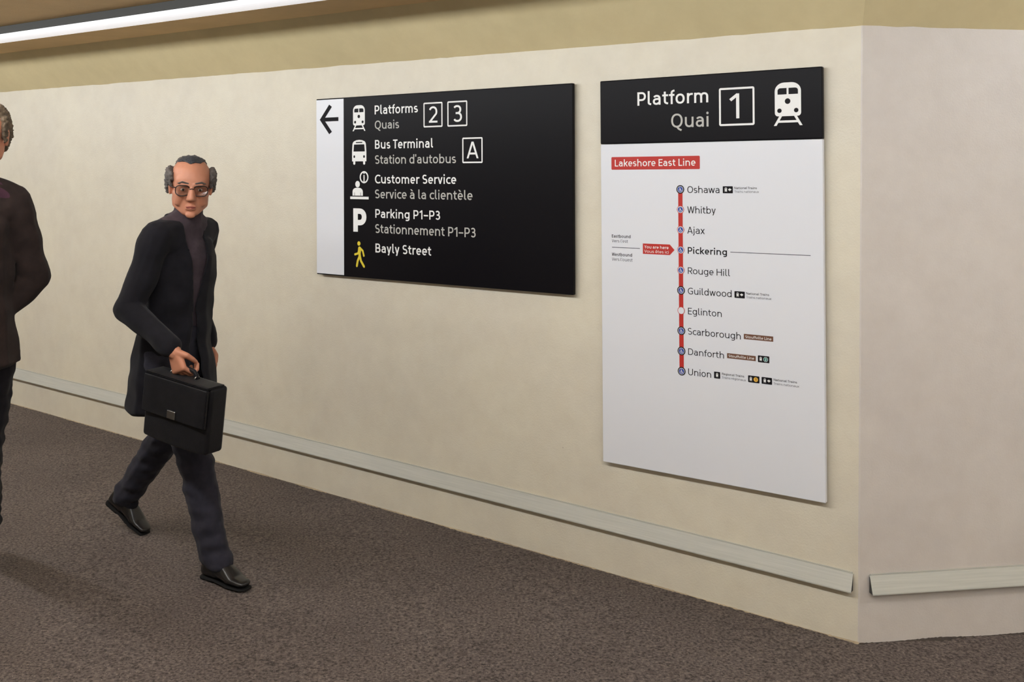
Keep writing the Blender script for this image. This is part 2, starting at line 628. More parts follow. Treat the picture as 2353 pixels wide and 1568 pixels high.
nth = ['first', 'second', 'third', 'fourth', 'fifth', 'sixth']
lamp_run(3, 0.80, 0.15, 0.050, M['lens_dim'], 'strip lights close to the sign wall',
         ['white ceiling strip light close to the sign wall, %s from the corner' % nth[i] for i in range(3)], -3.2, 4.8, 0.027)
lamp_run(6, 2.32, 0.085, 0.045, M['lens'], 'strip lights over the middle of the passage',
         ['bright ceiling strip light over the passage middle, %s from the right end' % nth[i] for i in range(6)], 3.6, 2.4, 0.10)
lamp_run(1, 1.65, 0.085, 0.045, M['lens'], 'strip lights over the passage right of the corner',  # added lamp out of view, there to brighten the right wall
         ['bright ceiling strip light over the passage right of the wall corner'], 2.6, 2.4, 0.10, R2, NR2)


# ------------------------------------------------------------------ stroke lettering for the signs
XH, CAP, ASC, DES = 0.735, 1.0, 1.05, -0.26


def arc(cx, cy, rx, ry, a0, a1, n=None, e=2.2):
    if n is None:
        n = max(4, int(abs(a1 - a0) / 14))
    out = []
    for i in range(n + 1):
        a = math.radians(a0 + (a1 - a0) * i / n)
        c, s = math.cos(a), math.sin(a)
        out.append((cx + rx * math.copysign(abs(c) ** (2 / e), c), cy + ry * math.copysign(abs(s) ** (2 / e), s)))
    return out


def S(*p):          # normal pen stroke
    return ('n', list(p))


def H(*p):          # slanted stroke with horizontal cuts
    return ('h', list(p))


def O(x0, x1, y0, y1, h, k):
    return ('c', arc((x0 + x1) / 2, (y0 + y1) / 2, (x1 - x0) / 2 - h, (y1 - y0) / 2 - k, 0, 360, 28)[:-1])


def DOT(x, y, r):
    return ('f', arc(x, y, r, r, 0, 360, 14, 2.0)[:-1])


def g_arch(x0, x1, h, k, ry=0.27):
    rx = (x1 - x0) / 2
    return S(*(arc((x0 + x1) / 2, XH - k - ry, rx, ry, 172, 0) + [(x1, 0)]))


def g_n(w, h, k): return [S((h, 0), (h, XH)), g_arch(h, w - h, h, k)]
def g_h(w, h, k): return [S((h, 0), (h, ASC)), g_arch(h, w - h, h, k)]
def g_m(w, h, k): return [S((h, 0), (h, XH)), g_arch(h, w / 2, h, k, .22), g_arch(w / 2, w - h, h, k, .22)]
def g_u(w, h, k): return [S(*([(h, XH)] + arc(w / 2, k + .27, w / 2 - h, .27, 180, 352))), S((w - h, 0), (w - h, XH))]
def g_r(w, h, k): return [S((h, 0), (h, XH)), S(*arc(h + (w - h) * .80, XH - k - .26, (w - h) * .80, .26, 178, 72))]
def g_a(w, h, k):
    rx = w / 2 - h
    return [S(*([(w - h, 0), (w - h, XH - k - .22)] + arc(w / 2, XH - k - .22, rx, .22, 0, 150))),
            S(*([(w - h, XH * .58)] + [(w * .55, XH * .58)] + arc(w * .47, (XH * .58 + k) / 2, w * .47 - h, (XH * .58 - k) / 2, 90, 270) + [(w * .55, k), (w - h, XH * .24)]))]
def g_b(w, h, k): return [S((h, 0), (h, ASC)), O(0, w, 0, XH, h, k)]
def g_d(w, h, k): return [S((w - h, 0), (w - h, ASC)), O(0, w, 0, XH, h, k)]
def g_p(w, h, k): return [S((h, DES), (h, XH)), O(0, w, 0, XH, h, k)]
def g_c(w, h, k):
    rx = (w - h) / 1.62
    return [S(*arc(h + rx, XH / 2, rx, XH / 2 - k, 52, 308))]
def g_e(w, h, k): return [S(*([(h, XH * .5), (w - h, XH * .5)] + arc(w / 2, XH / 2, w / 2 - h, XH / 2 - k, 0, 312)[0:]))]
def g_f(w, h, k):
    sx = w * .30 + h
    return [S(*([(sx, 0), (sx, ASC - .19)] + arc(w, ASC - k - .17, w - sx, .17, 180, 92))), S((0, XH - k), (w * .96, XH - k))]
def g_g(w, h, k): return [O(0, w, 0.02, XH, h, k), S(*([(w - h, XH), (w - h, DES + k + .16)] + arc(w / 2, DES + k + .16, w / 2 - h, .16, 0, -128)))]
def g_i(w, h, k): return [S((h, 0), (h, XH)), DOT(h, XH + .22, h * 1.22)]
def g_j(w, h, k): return [S(*([(w - h, XH), (w - h, DES + k + .14)] + arc(0, DES + k + .14, w - h, .14, 0, -88))), DOT(w - h, XH + .22, h * 1.22)]
def g_k(w, h, k): return [S((h, 0), (h, ASC)), H((h * 1.6, XH * .42), (w - h * 1.15, XH)), H((w * .40, XH * .55), (w - h * 1.1, 0))]
def g_l(w, h, k): return [S(*([(h, ASC), (h, k + .13)] + arc(w, k + .13, w - h, .13, 180, 268)))]
def g_s(w, h, k):
    r = (XH - 2 * k) / 4
    rx = w / 2 - h
    return [S(*(arc(w / 2, XH - k - r, rx * .95, r, 38, 262) + arc(w / 2, k + r, rx, r, 82, -146)))]
def g_S(w, h, k):
    r = (CAP - 2 * k) / 4
    rx = w / 2 - h
    return [S(*(arc(w / 2, CAP - k - r, rx * .94, r, 38, 262) + arc(w / 2, k + r, rx, r, 82, -146)))]
def g_t(w, h, k):
    sx = w * .26 + h
    return [S(*([(sx, XH + .20), (sx, k + .17)] + arc(w, k + .17, w - sx, .17, 180, 268))), S((0, XH - k), (w * .98, XH - k))]
def g_v(w, h, k): return [H((h * 1.05, XH), (w / 2, 0)), H((w - h * 1.05, XH), (w / 2, 0))]
def g_w(w, h, k): return [H((h, XH), (w * .28, 0)), H((w * .5, XH), (w * .28, 0)), H((w * .5, XH), (w * .72, 0)), H((w - h, XH), (w * .72, 0))]
def g_x(w, h, k): return [H((h * 1.1, XH), (w - h * 1.1, 0)), H((w - h * 1.1, XH), (h * 1.1, 0))]
def g_y(w, h, k):
    sl = (w / 2 - h * 1.05) / XH
    xe = w / 2 + sl * (DES + .04)
    return [H((h * 1.05, XH), (w / 2, 0)), S((w - h * 1.05, XH), (w / 2, 0), (xe + .03, DES + .10), (xe - .09, DES + k))]
def g_A(w, h, k): return [H((h * 1.05, 0), (w / 2 - h * .1, CAP)), H((w - h * 1.05, 0), (w / 2 + h * .1, CAP)), S((w * .2, CAP * .29), (w * .8, CAP * .29))]
def g_B(w, h, k):
    r = (CAP - 2 * k) / 4
    xa, xb = w * .93 - h - .22, w - h - .24
    return [S((h, 0), (h, CAP)), S(*([(h, CAP - k)] + arc(xa, CAP - k - r, .22, r, 90, -90) + [(h, CAP / 2)])),
            S(*([(h, CAP / 2)] + arc(xb, k + r, .24, r, 90, -90) + [(h, k)]))]
def g_C(w, h, k):
    rx = (w - h) / 1.66
    return [S(*arc(h + rx, CAP / 2, rx, CAP / 2 - k, 50, 310))]
def g_D(w, h, k): return [S((h, 0), (h, CAP)), S(*([(h, CAP - k)] + arc(w * .45, CAP / 2, w * .55 - h, CAP / 2 - k, 90, -90) + [(h, k)]))]
def g_E(w, h, k): return [S((h, 0), (h, CAP)), S((h, CAP - k), (w, CAP - k)), S((h, CAP * .52), (w * .93, CAP * .52)), S((h, k), (w, k))]
def g_G(w, h, k):
    rx = (w - h) / 1.72
    return [S(*(arc(h + rx, CAP / 2, rx, CAP / 2 - k, 50, 310) + [(w - h, CAP * .14), (w - h, CAP * .48), (w * .56, CAP * .48)]))]
def g_H(w, h, k): return [S((h, 0), (h, CAP)), S((w - h, 0), (w - h, CAP)), S((h, CAP * .52), (w - h, CAP * .52))]
def g_L(w, h, k): return [S((h, 0), (h, CAP)), S((h, k), (w, k))]
def g_N(w, h, k): return [S((h, 0), (h, CAP)), S((w - h, 0), (w - h, CAP)), H((h * 1.1, CAP), (w - h * 1.1, 0))]
def g_O(w, h, k): return [O(0, w, 0, CAP, h, k)]
def g_Q(w, h, k): return [O(0, w, 0, CAP, h, k), S((w * .52, .04), (w * .66, -.10), (w * .90, -.20))]
def g_P(w, h, k):
    r = (CAP * .56 - k * .6) / 2
    return [S((h, 0), (h, CAP)), S(*([(h, CAP - k)] + arc(w - h - .27, CAP - k - r, .27, r, 90, -90) + [(h, CAP - k - 2 * r)]))]
def g_R(w, h, k):
    r = (CAP * .53 - k * .6) / 2
    return [S((h, 0), (h, CAP)), S(*([(h, CAP - k)] + arc(w * .95 - h - .24, CAP - k - r, .24, r, 90, -90) + [(h, CAP - k - 2 * r)])),
            H((w * .48, CAP - k - 2 * r), (w - h * 1.1, 0))]
def g_T(w, h, k): return [S((0, CAP - k), (w, CAP - k)), S((w / 2, 0), (w / 2, CAP - k))]
def g_U(w, h, k): return [S(*([(h, CAP)] + arc(w / 2, k + .32, w / 2 - h, .32, 180, 360) + [(w - h, CAP)]))]
def g_V(w, h, k): return [H((h * 1.05, CAP), (w / 2, 0)), H((w - h * 1.05, CAP), (w / 2, 0))]
def g_W(w, h, k): return [H((h, CAP), (w * .27, 0)), H((w * .5, CAP), (w * .27, 0)), H((w * .5, CAP), (w * .73, 0)), H((w - h, CAP), (w * .73, 0))]
def g_Y(w, h, k): return [H((h * 1.05, CAP), (w / 2, CAP * .42)), H((w - h * 1.05, CAP), (w / 2, CAP * .42)), S((w / 2, 0), (w / 2, CAP * .46))]
def g_1(w, h, k): return [S((w - h, 0), (w - h, CAP)), S((h * .5, CAP * .74), (w - h, CAP - k * .6))]
def g_2(w, h, k):
    ry = .27
    return [S(*(arc(w / 2 - .01, CAP - k - ry, w / 2 - h, ry, 158, -28) + [(h * 1.3, k * 1.2)])), S((0, k), (w, k))]
def g_3(w, h, k):
    r = (CAP - 2 * k)
    return [S(*(arc(w * .46, CAP - k - r * .235, w * .46 - h, r * .235, 148, -90) + [(w * .30, k + r * .53)])),
            S(*([(w * .30, k + r * .53)] + arc(w / 2, k + r * .265, w / 2 - h, r * .265, 90, -150)))]
def g_dash(w, h, k): return [S((0, CAP * .42), (w, CAP * .42))]
def g_apos(w, h, k): return [H((w - h, ASC), (h * .8, ASC - .27))]


def acc(base, kind):
    def f(w, h, k):
        c = w / 2
        if kind == 'g':
            e = [H((c - .17, XH + .33), (c + .03, XH + .12))]
        elif kind == 'a':
            e = [H((c + .17, XH + .33), (c - .03, XH + .12))]
        else:
            e = [H((c - .17, XH + .12), (c, XH + .32)), H((c + .17, XH + .12), (c, XH + .32))]
        return base(w, h, k) + e
    return f


# glyph: width, builder, side bearings (left, right)
ST, RD, DG = 0.085, 0.058, 0.022
GL = {
    'a': (.50, g_a, RD, ST), 'b': (.56, g_b, ST, RD), 'c': (.45, g_c, RD, .03), 'd': (.56, g_d, RD, ST), 'e': (.53, g_e, RD, .045),
    'f': (.36, g_f, .02, .0), 'g': (.56, g_g, RD, ST), 'h': (.55, g_h, ST, ST), 'i': (0, g_i, ST, ST), 'j': (.20, g_j, .0, ST),
    'k': (.52, g_k, ST, .01), 'l': (.23, g_l, ST, .045), 'm': (.86, g_m, ST, ST), 'n': (.55, g_n, ST, ST), 'o': (.57, g_o if 'g_o' in globals() else None, RD, RD),
    'p': (.56, g_p, ST, RD), 'r': (.34, g_r, ST, .02), 's': (.45, g_s, .045, .045), 't': (.38, g_t, .025, .03), 'u': (.55, g_u, ST, ST),
    'v': (.52, g_v, DG, DG), 'w': (.80, g_w, DG, DG), 'x': (.52, g_x, DG, DG), 'y': (.52, g_y, DG, DG),
    'A': (.68, g_A, DG, DG), 'B': (.58, g_B, ST, RD), 'C': (.62, g_C, RD, .03), 'D': (.66, g_D, ST, RD), 'E': (.50, g_E, ST, .04),
    'G': (.66, g_G, RD, ST), 'H': (.66, g_H, ST, ST), 'L': (.47, g_L, ST, .02), 'N': (.68, g_N, ST, ST), 'O': (.74, g_O, RD, RD),
    'P': (.56, g_P, ST, .035), 'Q': (.74, g_Q, RD, RD), 'R': (.59, g_R, ST, .02), 'S': (.54, g_S, .05, .05), 'T': (.54, g_T, .015, .0),
    'U': (.64, g_U, ST, ST), 'V': (.62, g_V, .0, .0), 'W': (.94, g_W, .01, .01), 'Y': (.60, g_Y, .0, .0),
    '1': (.34, g_1, .06, .10), '2': (.52, g_2, .06, .06), '3': (.51, g_3, .06, .06), '\u2013': (.48, g_dash, .04, .04), '\u2019': (.11, g_apos, .04, .04),
    '\u00e0': (.50, acc(g_a, 'g'), RD, ST), '\u00e8': (.53, acc(g_e, 'g'), RD, .045), '\u00e9': (.53, acc(g_e, 'a'), RD, .045), '\u00ea': (.53, acc(g_e, 'c'), RD, .045),
}
GL['o'] = (.57, lambda w, h, k: [O(0, w, 0, XH, h, k)], RD, RD)


class Flat:
    """collects flat shapes in the sign's own (x, z) plane"""
    def __init__(self):
        self.v, self.f, self.n = [], [], 0

    def lift(self):
        # overlapping strokes lie a hair apart, like stacked vinyl
        self.n = (self.n + 1) % 6
        return self.n * 0.00004

    def poly(self, pts):
        b = len(self.v)
        dy = self.lift()
        self.v += [(p[0], p[1], dy) for p in pts]
        self.f.append(tuple(range(b, b + len(pts))))

    def ribbon(self, pts, h, k, closed=False, tf=None):
        clean = [pts[0]]
        for p in pts[1:]:
            if math.hypot((p[0] - clean[-1][0]) / h, (p[1] - clean[-1][1]) / k) > 0.06:
                clean.append(p)
        pts = clean
        n = len(pts)
        # direction per segment
        L, R = [], []
        for i in range(n):
            p = pts[i]
            if closed:
                a, b = pts[(i - 1) % n], pts[(i + 1) % n]
                segs = [(a, p), (p, b)]
            else:
                segs = []
                if i > 0:
                    segs.append((pts[i - 1], p))
                if i < n - 1:
                    segs.append((p, pts[i + 1]))
            ns = []
            for s, e in segs:
                # work in pen space so that the offset is elliptical
                dx, dy = (e[0] - s[0]) / h, (e[1] - s[1]) / k
                l = math.hypot(dx, dy) or 1.0
                ns.append((-dy / l, dx / l))
            if len(ns) == 2:
                mx, my = ns[0][0] + ns[1][0], ns[0][1] + ns[1][1]
                l2 = mx * mx + my * my
                if l2 < 0.5:
                    nx, ny = ns[0]
                else:
                    nx, ny = 2 * mx / l2, 2 * my / l2
            else:
                nx, ny = ns[0]
            L.append((p[0] + nx * h, p[1] + ny * k))
            R.append((p[0] - nx * h, p[1] - ny * k))
        if tf:
            L = [tf(*q) for q in L]
            R = [tf(*q) for q in R]
        b = len(self.v)
        dy = self.lift()
        for l, r in zip(L, R):
            self.v += [(l[0], l[1], dy), (r[0], r[1], dy)]
        m = n if closed else n - 1
        for i in range(m):
            j = (i + 1) % n
            self.f.append((b + 2 * i, b + 2 * i + 1, b + 2 * j + 1, b + 2 * j))

    def build(self, name, material, parent, y):
        vs = [(a, y - d, c) for a, c, d in self.v]
        me = bpy.data.meshes.new(name)
        me.from_pydata(vs, [], self.f)
        bm = bmesh.new()
        bm.from_mesh(me)
        for f in bm.faces:
            f.normal_update()
            if f.normal.y > 0:
                f.normal_flip()
        big = [f for f in bm.faces if len(f.verts) > 4]
        if big:
            bmesh.ops.triangulate(bm, faces=big)
        bm.to_mesh(me)
        bm.free()
        return link(name, me, material, parent)


class Sign:
    def __init__(self, name, label, cat, corners, thick):
        self.t = thick
        pts = [on_left(x, y, thick) for x, y in corners]        # tl, tr, br, bl
        c = sum(pts, Vector()) / 4
        xa = ((pts[1] - pts[0]) + (pts[2] - pts[3])).normalized()
        ya = Vector((-U2.y, U2.x, 0))
        za = xa.cross(ya).normalized()
        m = Matrix((xa, ya, za)).transposed().to_4x4()
        m.translation = c - Vector((N2.x, N2.y, 0)) * thick
        self.m, self.inv = m, m.inverted()
        lp = [self.inv @ p for p in pts]
        self.w = ((lp[1].x - lp[0].x) + (lp[2].x - lp[3].x)) / 2
        self.h = ((lp[0].z - lp[3].z) + (lp[1].z - lp[2].z)) / 2
        self.root = thing(name, label, cat, m)

    def loc(self, px, py):
        p = self.inv @ on_left(px, py, self.t)
        return p.x, p.z

    def panel(self, name, material, x0, x1, z0, z1, y0, y1, bev=0.003, parent=None):
        bm = bmesh.new()
        bmesh.ops.create_cube(bm, size=1.0)
        for v in bm.verts:
            v.co = Vector(((x0 + x1) / 2 + v.co.x * (x1 - x0), (y0 + y1) / 2 + v.co.y * (y1 - y0), (z0 + z1) / 2 + v.co.z * (z1 - z0)))
        if bev:
            bmesh.ops.bevel(bm, geom=bm.edges[:], offset=bev, segments=3, affect='EDGES', profile=0.5)
        return from_bm(name, bm, material, parent or self.root)

    def y(self, lv):
        return -self.t - 0.0004 * lv

    def text(self, string, pl, pr, ptop, weight, material, lv=1, parent=None, align_b=None, cap=None, name='lettering', label=None):
        xl, zl = self.loc(*pl)
        xr, zr = self.loc(*pr)
        zt = self.loc(*ptop)[1]
        cap = cap or (zt - zl)
        zb = (zl + zr) / 2
        h = weight / 2
        k = h * 0.86
        total = 0.0
        for i, ch in enumerate(string):
            if ch == ' ':
                total += .27
                continue
            w, fn, a, b = GL[ch]
            if i > 0:
                total += a
            total += w
            if i < len(string) - 1:
                total += b
        fixed = sum(2 * h for ch in string if ch == 'i')
        s = ((xr - xl) / cap - fixed) / total
        fl = Flat()
        words = []
        x = 0.0
        for i, ch in enumerate(string):
            if ch == ' ':
                x += .27 * s
                words.append(fl)
                fl = Flat()
                continue
            w, fn, a, b = GL[ch]
            if i > 0:
                x += a * s
            ww = 2 * h if ch == 'i' else w * s
            x0 = x
            tf = lambda u, v, x0=x0: (xl + (x0 + u) * cap, zb + v * cap)
            for kind, pts in fn(ww, h, k):
                if kind == 'n':
                    fl.ribbon(pts, h, k, False, tf)
                elif kind == 'c':
                    fl.ribbon(pts, h, k, True, tf)
                elif kind == 'f':
                    fl.poly([tf(*p) for p in pts])
                else:
                    (ax, ay), (bx, by) = pts
                    sl = math.hypot(bx - ax, by - ay) / max(abs(by - ay), 1e-4)
                    hh = h * min(sl, 1.45) * .98
                    fl.poly([tf(ax - hh, ay), tf(ax + hh, ay), tf(bx + hh, by), tf(bx - hh, by)])
            x += ww
            x += b * s
        for fl in words + [fl]:
            o = fl.build(name, material, parent or self.root, self.y(lv))
        if label:
            o['label'] = label
        return o

    # rounded rectangle given by four photo corners (tl, tr, br, bl)
    def box4(self, tl, tr, br, bl):
        q = [self.loc(*p) for p in (tl, tr, br, bl)]
        return ((q[0][0] + q[3][0]) / 2, (q[1][0] + q[2][0]) / 2, (q[2][1] + q[3][1]) / 2, (q[0][1] + q[1][1]) / 2)

    def rrect(self, b, r, inset=0.0):
        x0, x1, z0, z1 = b[0] + inset, b[1] - inset, b[2] + inset, b[3] - inset
        out = []
        for cx, cz, a0 in ((x1 - r, z1 - r, 0), (x0 + r, z1 - r, 90), (x0 + r, z0 + r, 180), (x1 - r, z0 + r, 270)):
            out += arc(cx, cz, r, r, a0, a0 + 90, 4, 2.0)
        return out

    def plate(self, b, r, material, lv, name, parent=None):
        f = Flat()
        f.poly(self.rrect(b, r))
        return f.build(name, material, parent or self.root, self.y(lv))

    def frame(self, b, t, r, material, lv, name):
        f = Flat()
        h = t / 2
        f.ribbon(self.rrect((b[0] + h, b[1] - h, b[2] + h, b[3] - h), r), h, h, True)
        return f.build(name, material, self.root, self.y(lv))


def icon(sign, name, b, white, dark, mat_w, mat_d, lv, parent=None):
    """white / dark: lists of polygons in the unit box; dark pieces are the openings"""
    x0, x1, z0, z1 = b
    fw = Flat()
    for p in white:
        fw.poly([(x0 + u * (x1 - x0), z0 + v * (z1 - z0)) for u, v in p])
    o = fw.build(name, mat_w, parent or sign.root, sign.y(lv))
    if dark:
        par = o if parent is None or parent == sign.root else parent
        for p in dark:
            fd = Flat()
            fd.poly([(x0 + u * (x1 - x0), z0 + v * (z1 - z0)) for u, v in p])
            fd.build('opening', mat_d, par, sign.y(lv + 1))
    return o


def ell(cx, cy, rx, ry, n=20):
    return arc(cx, cy, rx, ry, 0, 360, n, 2.0)[:-1]


def rr(x0, x1, y0, y1, rx, ry, corners=(1, 1, 1, 1)):
    out = []
    for (cx, cy, a0, on, px, py) in ((x1 - rx, y1 - ry, 0, corners[0], x1, y1), (x0 + rx, y1 - ry, 90, corners[1], x0, y1),
                                    (x0 + rx, y0 + ry, 180, corners[2], x0, y0), (x1 - rx, y0 + ry, 270, corners[3], x1, y0)):
        out += arc(cx, cy, rx, ry, a0, a0 + 90, 6, 2.0) if on else [(px, py)]
    return out


TRAIN_W = [
    arc(.62, .80, .332, .20, 0, 90, 7, 2.0) + arc(.372, .80, .332, .20, 90, 180, 7, 2.0) + arc(.15, .30, .11, .08, 180, 270, 5, 2.0) + arc(.842, .30, .11, .08, 270, 360, 5, 2.0),
    [(0, 0), (.098, 0), (.305, .235), (.205, .235)],
    [(1, 0), (.902, 0), (.695, .235), (.795, .235)],
    [(.13, .07), (.87, .07), (.83, .122), (.17, .122)],
]
TRAIN_D = [
    rr(.141, .458, .725, .872, .10, .06, (0, 1, 0, 0)), rr(.525, .850, .725, .872, .10, .06, (1, 0, 0, 0)),
    ell(.49, .565, .098, .066), ell(.203, .350, .078, .052), ell(.785, .350, .078, .052),
]
BUS_W = [
    [(0, .134), (1, .134), (1, .52), (.965, .84), (.93, .90), (.86, .945), (.70, .985), (.5, 1), (.30, .985), (.14, .945), (.07, .90), (.035, .84), (0, .52)],
    rr(.085, .225, 0, .16, .07, .045, (0, 0, 1, 1)), rr(.775, .915, 0, .16, .07, .045, (0, 0, 1, 1)),
]
BUS_D = [
    [(.105, .53), (.895, .53), (.862, .80), (.845, .815), (.155, .815), (.138, .80)],
    rr(.27, .73, .872, .915, .04, .02), ell(.16, .325, .058, .055), ell(.84, .325, .058, .055),
]
LEAF = [(.5, 1), (.58, .84), (.68, .90), (.66, .66), (.80, .78), (.84, .70), (1, .70), (.93, .55), (1, .48), (.70, .30), (.73, .22), (.53, .24), (.53, 0), (.47, 0), (.47, .24),
        (.27, .22), (.30, .30), (0, .48), (.07, .55), (0, .70), (.16, .70), (.20, .78), (.34, .66), (.32, .90), (.42, .84)]

# ------------------------------------------------------------------ sign 1: directions
sg = Sign('directional_sign', 'wide black directional sign with a white arrow strip at its left', 'sign',
          [(726, 228.8), (1315.5, 190), (1317, 679.8), (728.2, 629.5)], 0.032)
W2, H2 = sg.w / 2, sg.h / 2
sg.panel('panel', M['black'], -W2, W2, -H2, H2, -sg.t, -0.012, 0.004)
sg.panel('mounting_frame', M['housing'], -W2 + .05, W2 - .05, -H2 + .03, H2 - .03, -0.0125, 0.0, 0.0)
bx = sg.box4((726.5, 231), (789.2, 227), (791.2, 633.5), (728.8, 628))
strip = sg.plate((-W2 + 0.002, bx[1], -H2 + 0.006, H2 - 0.006), 0.0008, M['white_panel'], 1, 'arrow_strip')
# arrow
fa = Flat()
tip = sg.loc(736.5, 274.8)
top = sg.loc(757.2, 250.2)
bot = sg.loc(757.2, 299.0)
end = sg.loc(777.9, 273.1)
th = 0.0125
dx, dz = 0.062, 0.068
zc = (top[1] + bot[1]) / 2
xt = tip[0]
fa.ribbon([(xt + 0.010 + dx, zc + dz), (xt + 0.0105, zc), (xt + 0.010 + dx, zc - dz)], th * .95, th * .8)
fa.ribbon([(xt + 0.0105, zc), (end[0], zc)], th * .8, th * .78)
fa.build('arrow', M['black_ink'], strip, sg.y(2))

icon(sg, 'train_pictogram', sg.box4((810.2, 242.5), (839.9, 241.2), (839.9, 300.6), (810.2, 302)), TRAIN_W, TRAIN_D, M['white_ink'], M['black'], 1)
icon(sg, 'bus_pictogram', sg.box4((809.1, 321.8), (842, 321.2), (842, 378.4), (809.1, 378.8)), BUS_W, BUS_D, M['white_ink'], M['black'], 1)
# information desk pictogram
b = sg.box4((804.8, 393.3), (847.1, 393.8), (847.1, 458.4), (804.8, 457.6))
CW = []
bw, bh = b[1] - b[0], b[3] - b[2]
CW.append([(0, 0), (1, 0), (1, .092), (0, .092)])
CW.append(rr(.13, .69, .125, .405, .20, .14, (1, 1, 0, 0)))
CW.append(ell(.405, .535, .125, .118))
o = icon(sg, 'desk_pictogram', b, CW, [[(.235, .125), (.255, .125), (.255, .24), (.235, .24)], [(.565, .125), (.585, .125), (.585, .24), (.565, .24)]], M['white_ink'], M['black'], 1)
fr = Flat()
rx, rz = .234 * bw, .215 * bh
cxx, czz = b[0] + .757 * bw, b[2] + .785 * bh
fr.ribbon(ell(cxx, czz, rx - .0036, rz - .0036, 28), .0037, .0037, True)
fr.poly(ell(cxx, czz + .020, .0042, .0042, 12))
fr.poly([(cxx - .0036, czz - .026), (cxx + .0036, czz - .026), (cxx + .0036, czz + .011), (cxx - .0036, czz + .011)])
fr.build('information_mark', M['white_ink'], o, sg.y(1))
# parking letter
sg.text('P', (812, 532.6), (842.2, 533.6), (812, 479), .27, M['white_ink'], name='parking_mark')
# walking figure
b = sg.box4((815, 554.4), (838.2, 555.4), (838.2, 614.6), (815, 613.4))
fw = Flat()
bw, bh = b[1] - b[0], b[3] - b[2]
q = lambda u, v: (b[0] + u * bw, b[2] + v * bh)
fw.poly([q(u, v) for u, v in ell(.43, .915, .155, .085)])
fw.poly([q(u, v) for u, v in [(.36, .75), (.42, .795), (.52, .80), (.62, .77), (.66, .70), (.60, .52), (.64, .40), (.58, .355), (.46, .355), (.38, .40), (.40, .55), (.335, .62)]])
hw = .0052
fw.ribbon([q(.50, .765), q(.80, .64), q(.91, .455)], hw, hw)
fw.ribbon([q(.42, .66), q(.36, .53), q(.05, .485)], hw, hw)
fw.ribbon([q(.46, .39), q(.31, .24), q(.22, .035)], hw * 1.2, hw * 1.2)
fw.ribbon([q(.55, .39), q(.63, .24), q(.93, .03)], hw * 1.2, hw * 1.2)
for u, v in ((.22, .035), (.93, .03), (.05, .485), (.91, .455)):
    c = q(u, v)
    fw.poly(ell(c[0], c[1], hw * 1.1, hw * 1.1, 12))
fw.build('walking_pictogram', M['yellow_ink'], sg.root, sg.y(1))

WT = .172
LINES1 = [
    ('Platforms', (861.1, 262.9), (960.3, 258.6), (861.1, 242.4), 'white_ink'),
    ('Quais', (861.5, 296.6), (917.2, 295.0), (861.5, 277.3), 'grey_ink'),
    ('Bus Terminal', (861.8, 342.1), (995.2, 339.5), (861.8, 321.9), 'white_ink'),
    ('Station d\u2019autobus', (861.8, 376.8), (1047.9, 375.2), (861.8, 357), 'grey_ink'),
    ('Customer Service', (861.8, 421.8), (1048.4, 423.0), (861.8, 401.6), 'white_ink'),
    ('Service \u00e0 la client\u00e8le', (861.8, 456.1), (1085.9, 459.8), (861.8, 435.8), 'grey_ink'),
    ('Parking P1\u2013P3', (862.6, 500.7), (1011.4, 505.5), (862.6, 480.8), 'white_ink'),
    ('Stationnement P1\u2013P3', (862.3, 535.8), (1093.1, 545.9), (862.3, 515.3), 'grey_ink'),
    ('Bayly Street', (862.9, 580.5), (991, 587.8), (862.9, 559.9), 'white_ink'),
]
for s, pl, pr, pt, mk in LINES1:
    sg.text(s, pl, pr, pt, WT if mk == 'white_ink' else .155, M[mk])
for dg, bx, dl, dr, dt in (
    ('2', ((973.2, 236.3), (1016.9, 234.0), (1016.9, 291.5), (973.2, 293.4)), (985.8, 282.3), (1005.3, 281.6), (985.8, 244.8)),
    ('3', ((1028.1, 233.0), (1073.9, 230.8), (1073.9, 289.8), (1028.1, 291.2)), (1041.1, 280.6), (1061.7, 280.0), (1041.1, 241.9)),
    ('A', ((1062.4, 316.5), (1109.1, 315.1), (1109.1, 374.6), (1062.4, 375.3)), (1072.5, 364.2), (1099.7, 363.9), (1072.5, 326)),
):
    fr = sg.frame(sg.box4(*bx), .0066, .003, M['white_ink'], 1, 'character_frame')
    sg.text(dg, dl, dr, dt, .135, M['white_ink'], parent=fr, name='character')

# ------------------------------------------------------------------ sign 2: platform sign with line map
s2 = Sign('platform_sign', 'tall platform sign with black header over a white railway line map', 'sign',
          [(1380.3, 186), (1891, 153), (1895, 1156.5), (1384.0, 1061.6)], 0.032)
W2, H2 = s2.w / 2, s2.h / 2
hb = s2.box4((1380.9, 186), (1892, 153), (1892, 319.1), (1380.9, 332))[2]
s2.panel('map_panel', M['white_panel'], -W2, W2, -H2, hb - 0.0006, -s2.t, -0.012, 0.003)
s2.panel('header_panel', M['black'], -W2 - .0005, W2 + .0005, hb + 0.0006, H2, -s2.t - 0.001, -0.012, 0.004)
s2.panel('mounting_frame', M['housing'], -W2 + .05, W2 - .05, -H2 + .03, H2 - .03, -0.0125, 0.0, 0.0)
# header
HL = 4
s2.text('Platform', (1465.2, 243.3), (1627.9, 235.1), (1465.2, 212.6), .162, M['white_ink'], HL)
s2.text('Quai', (1542.8, 294.0), (1628.5, 290.6), (1542.8, 262.0), .148, M['grey_ink'], HL)
fr = s2.frame(s2.box4((1652.6, 203.3), (1734.1, 198), (1734.1, 287.4), (1652.6, 290)), .0074, .0035, M['white_ink'], HL, 'character_frame')
s2.text('1', (1676.9, 272.7), (1699.4, 271.9), (1676.9, 215.8), .135, M['white_ink'], HL, parent=fr, name='character')
icon(s2, 'train_pictogram', s2.box4((1778.1, 190.6), (1844.3, 188.0), (1844.3, 287.6), (1778.1, 289.8)), TRAIN_W, TRAIN_D, M['white_ink'], M['black'], HL)
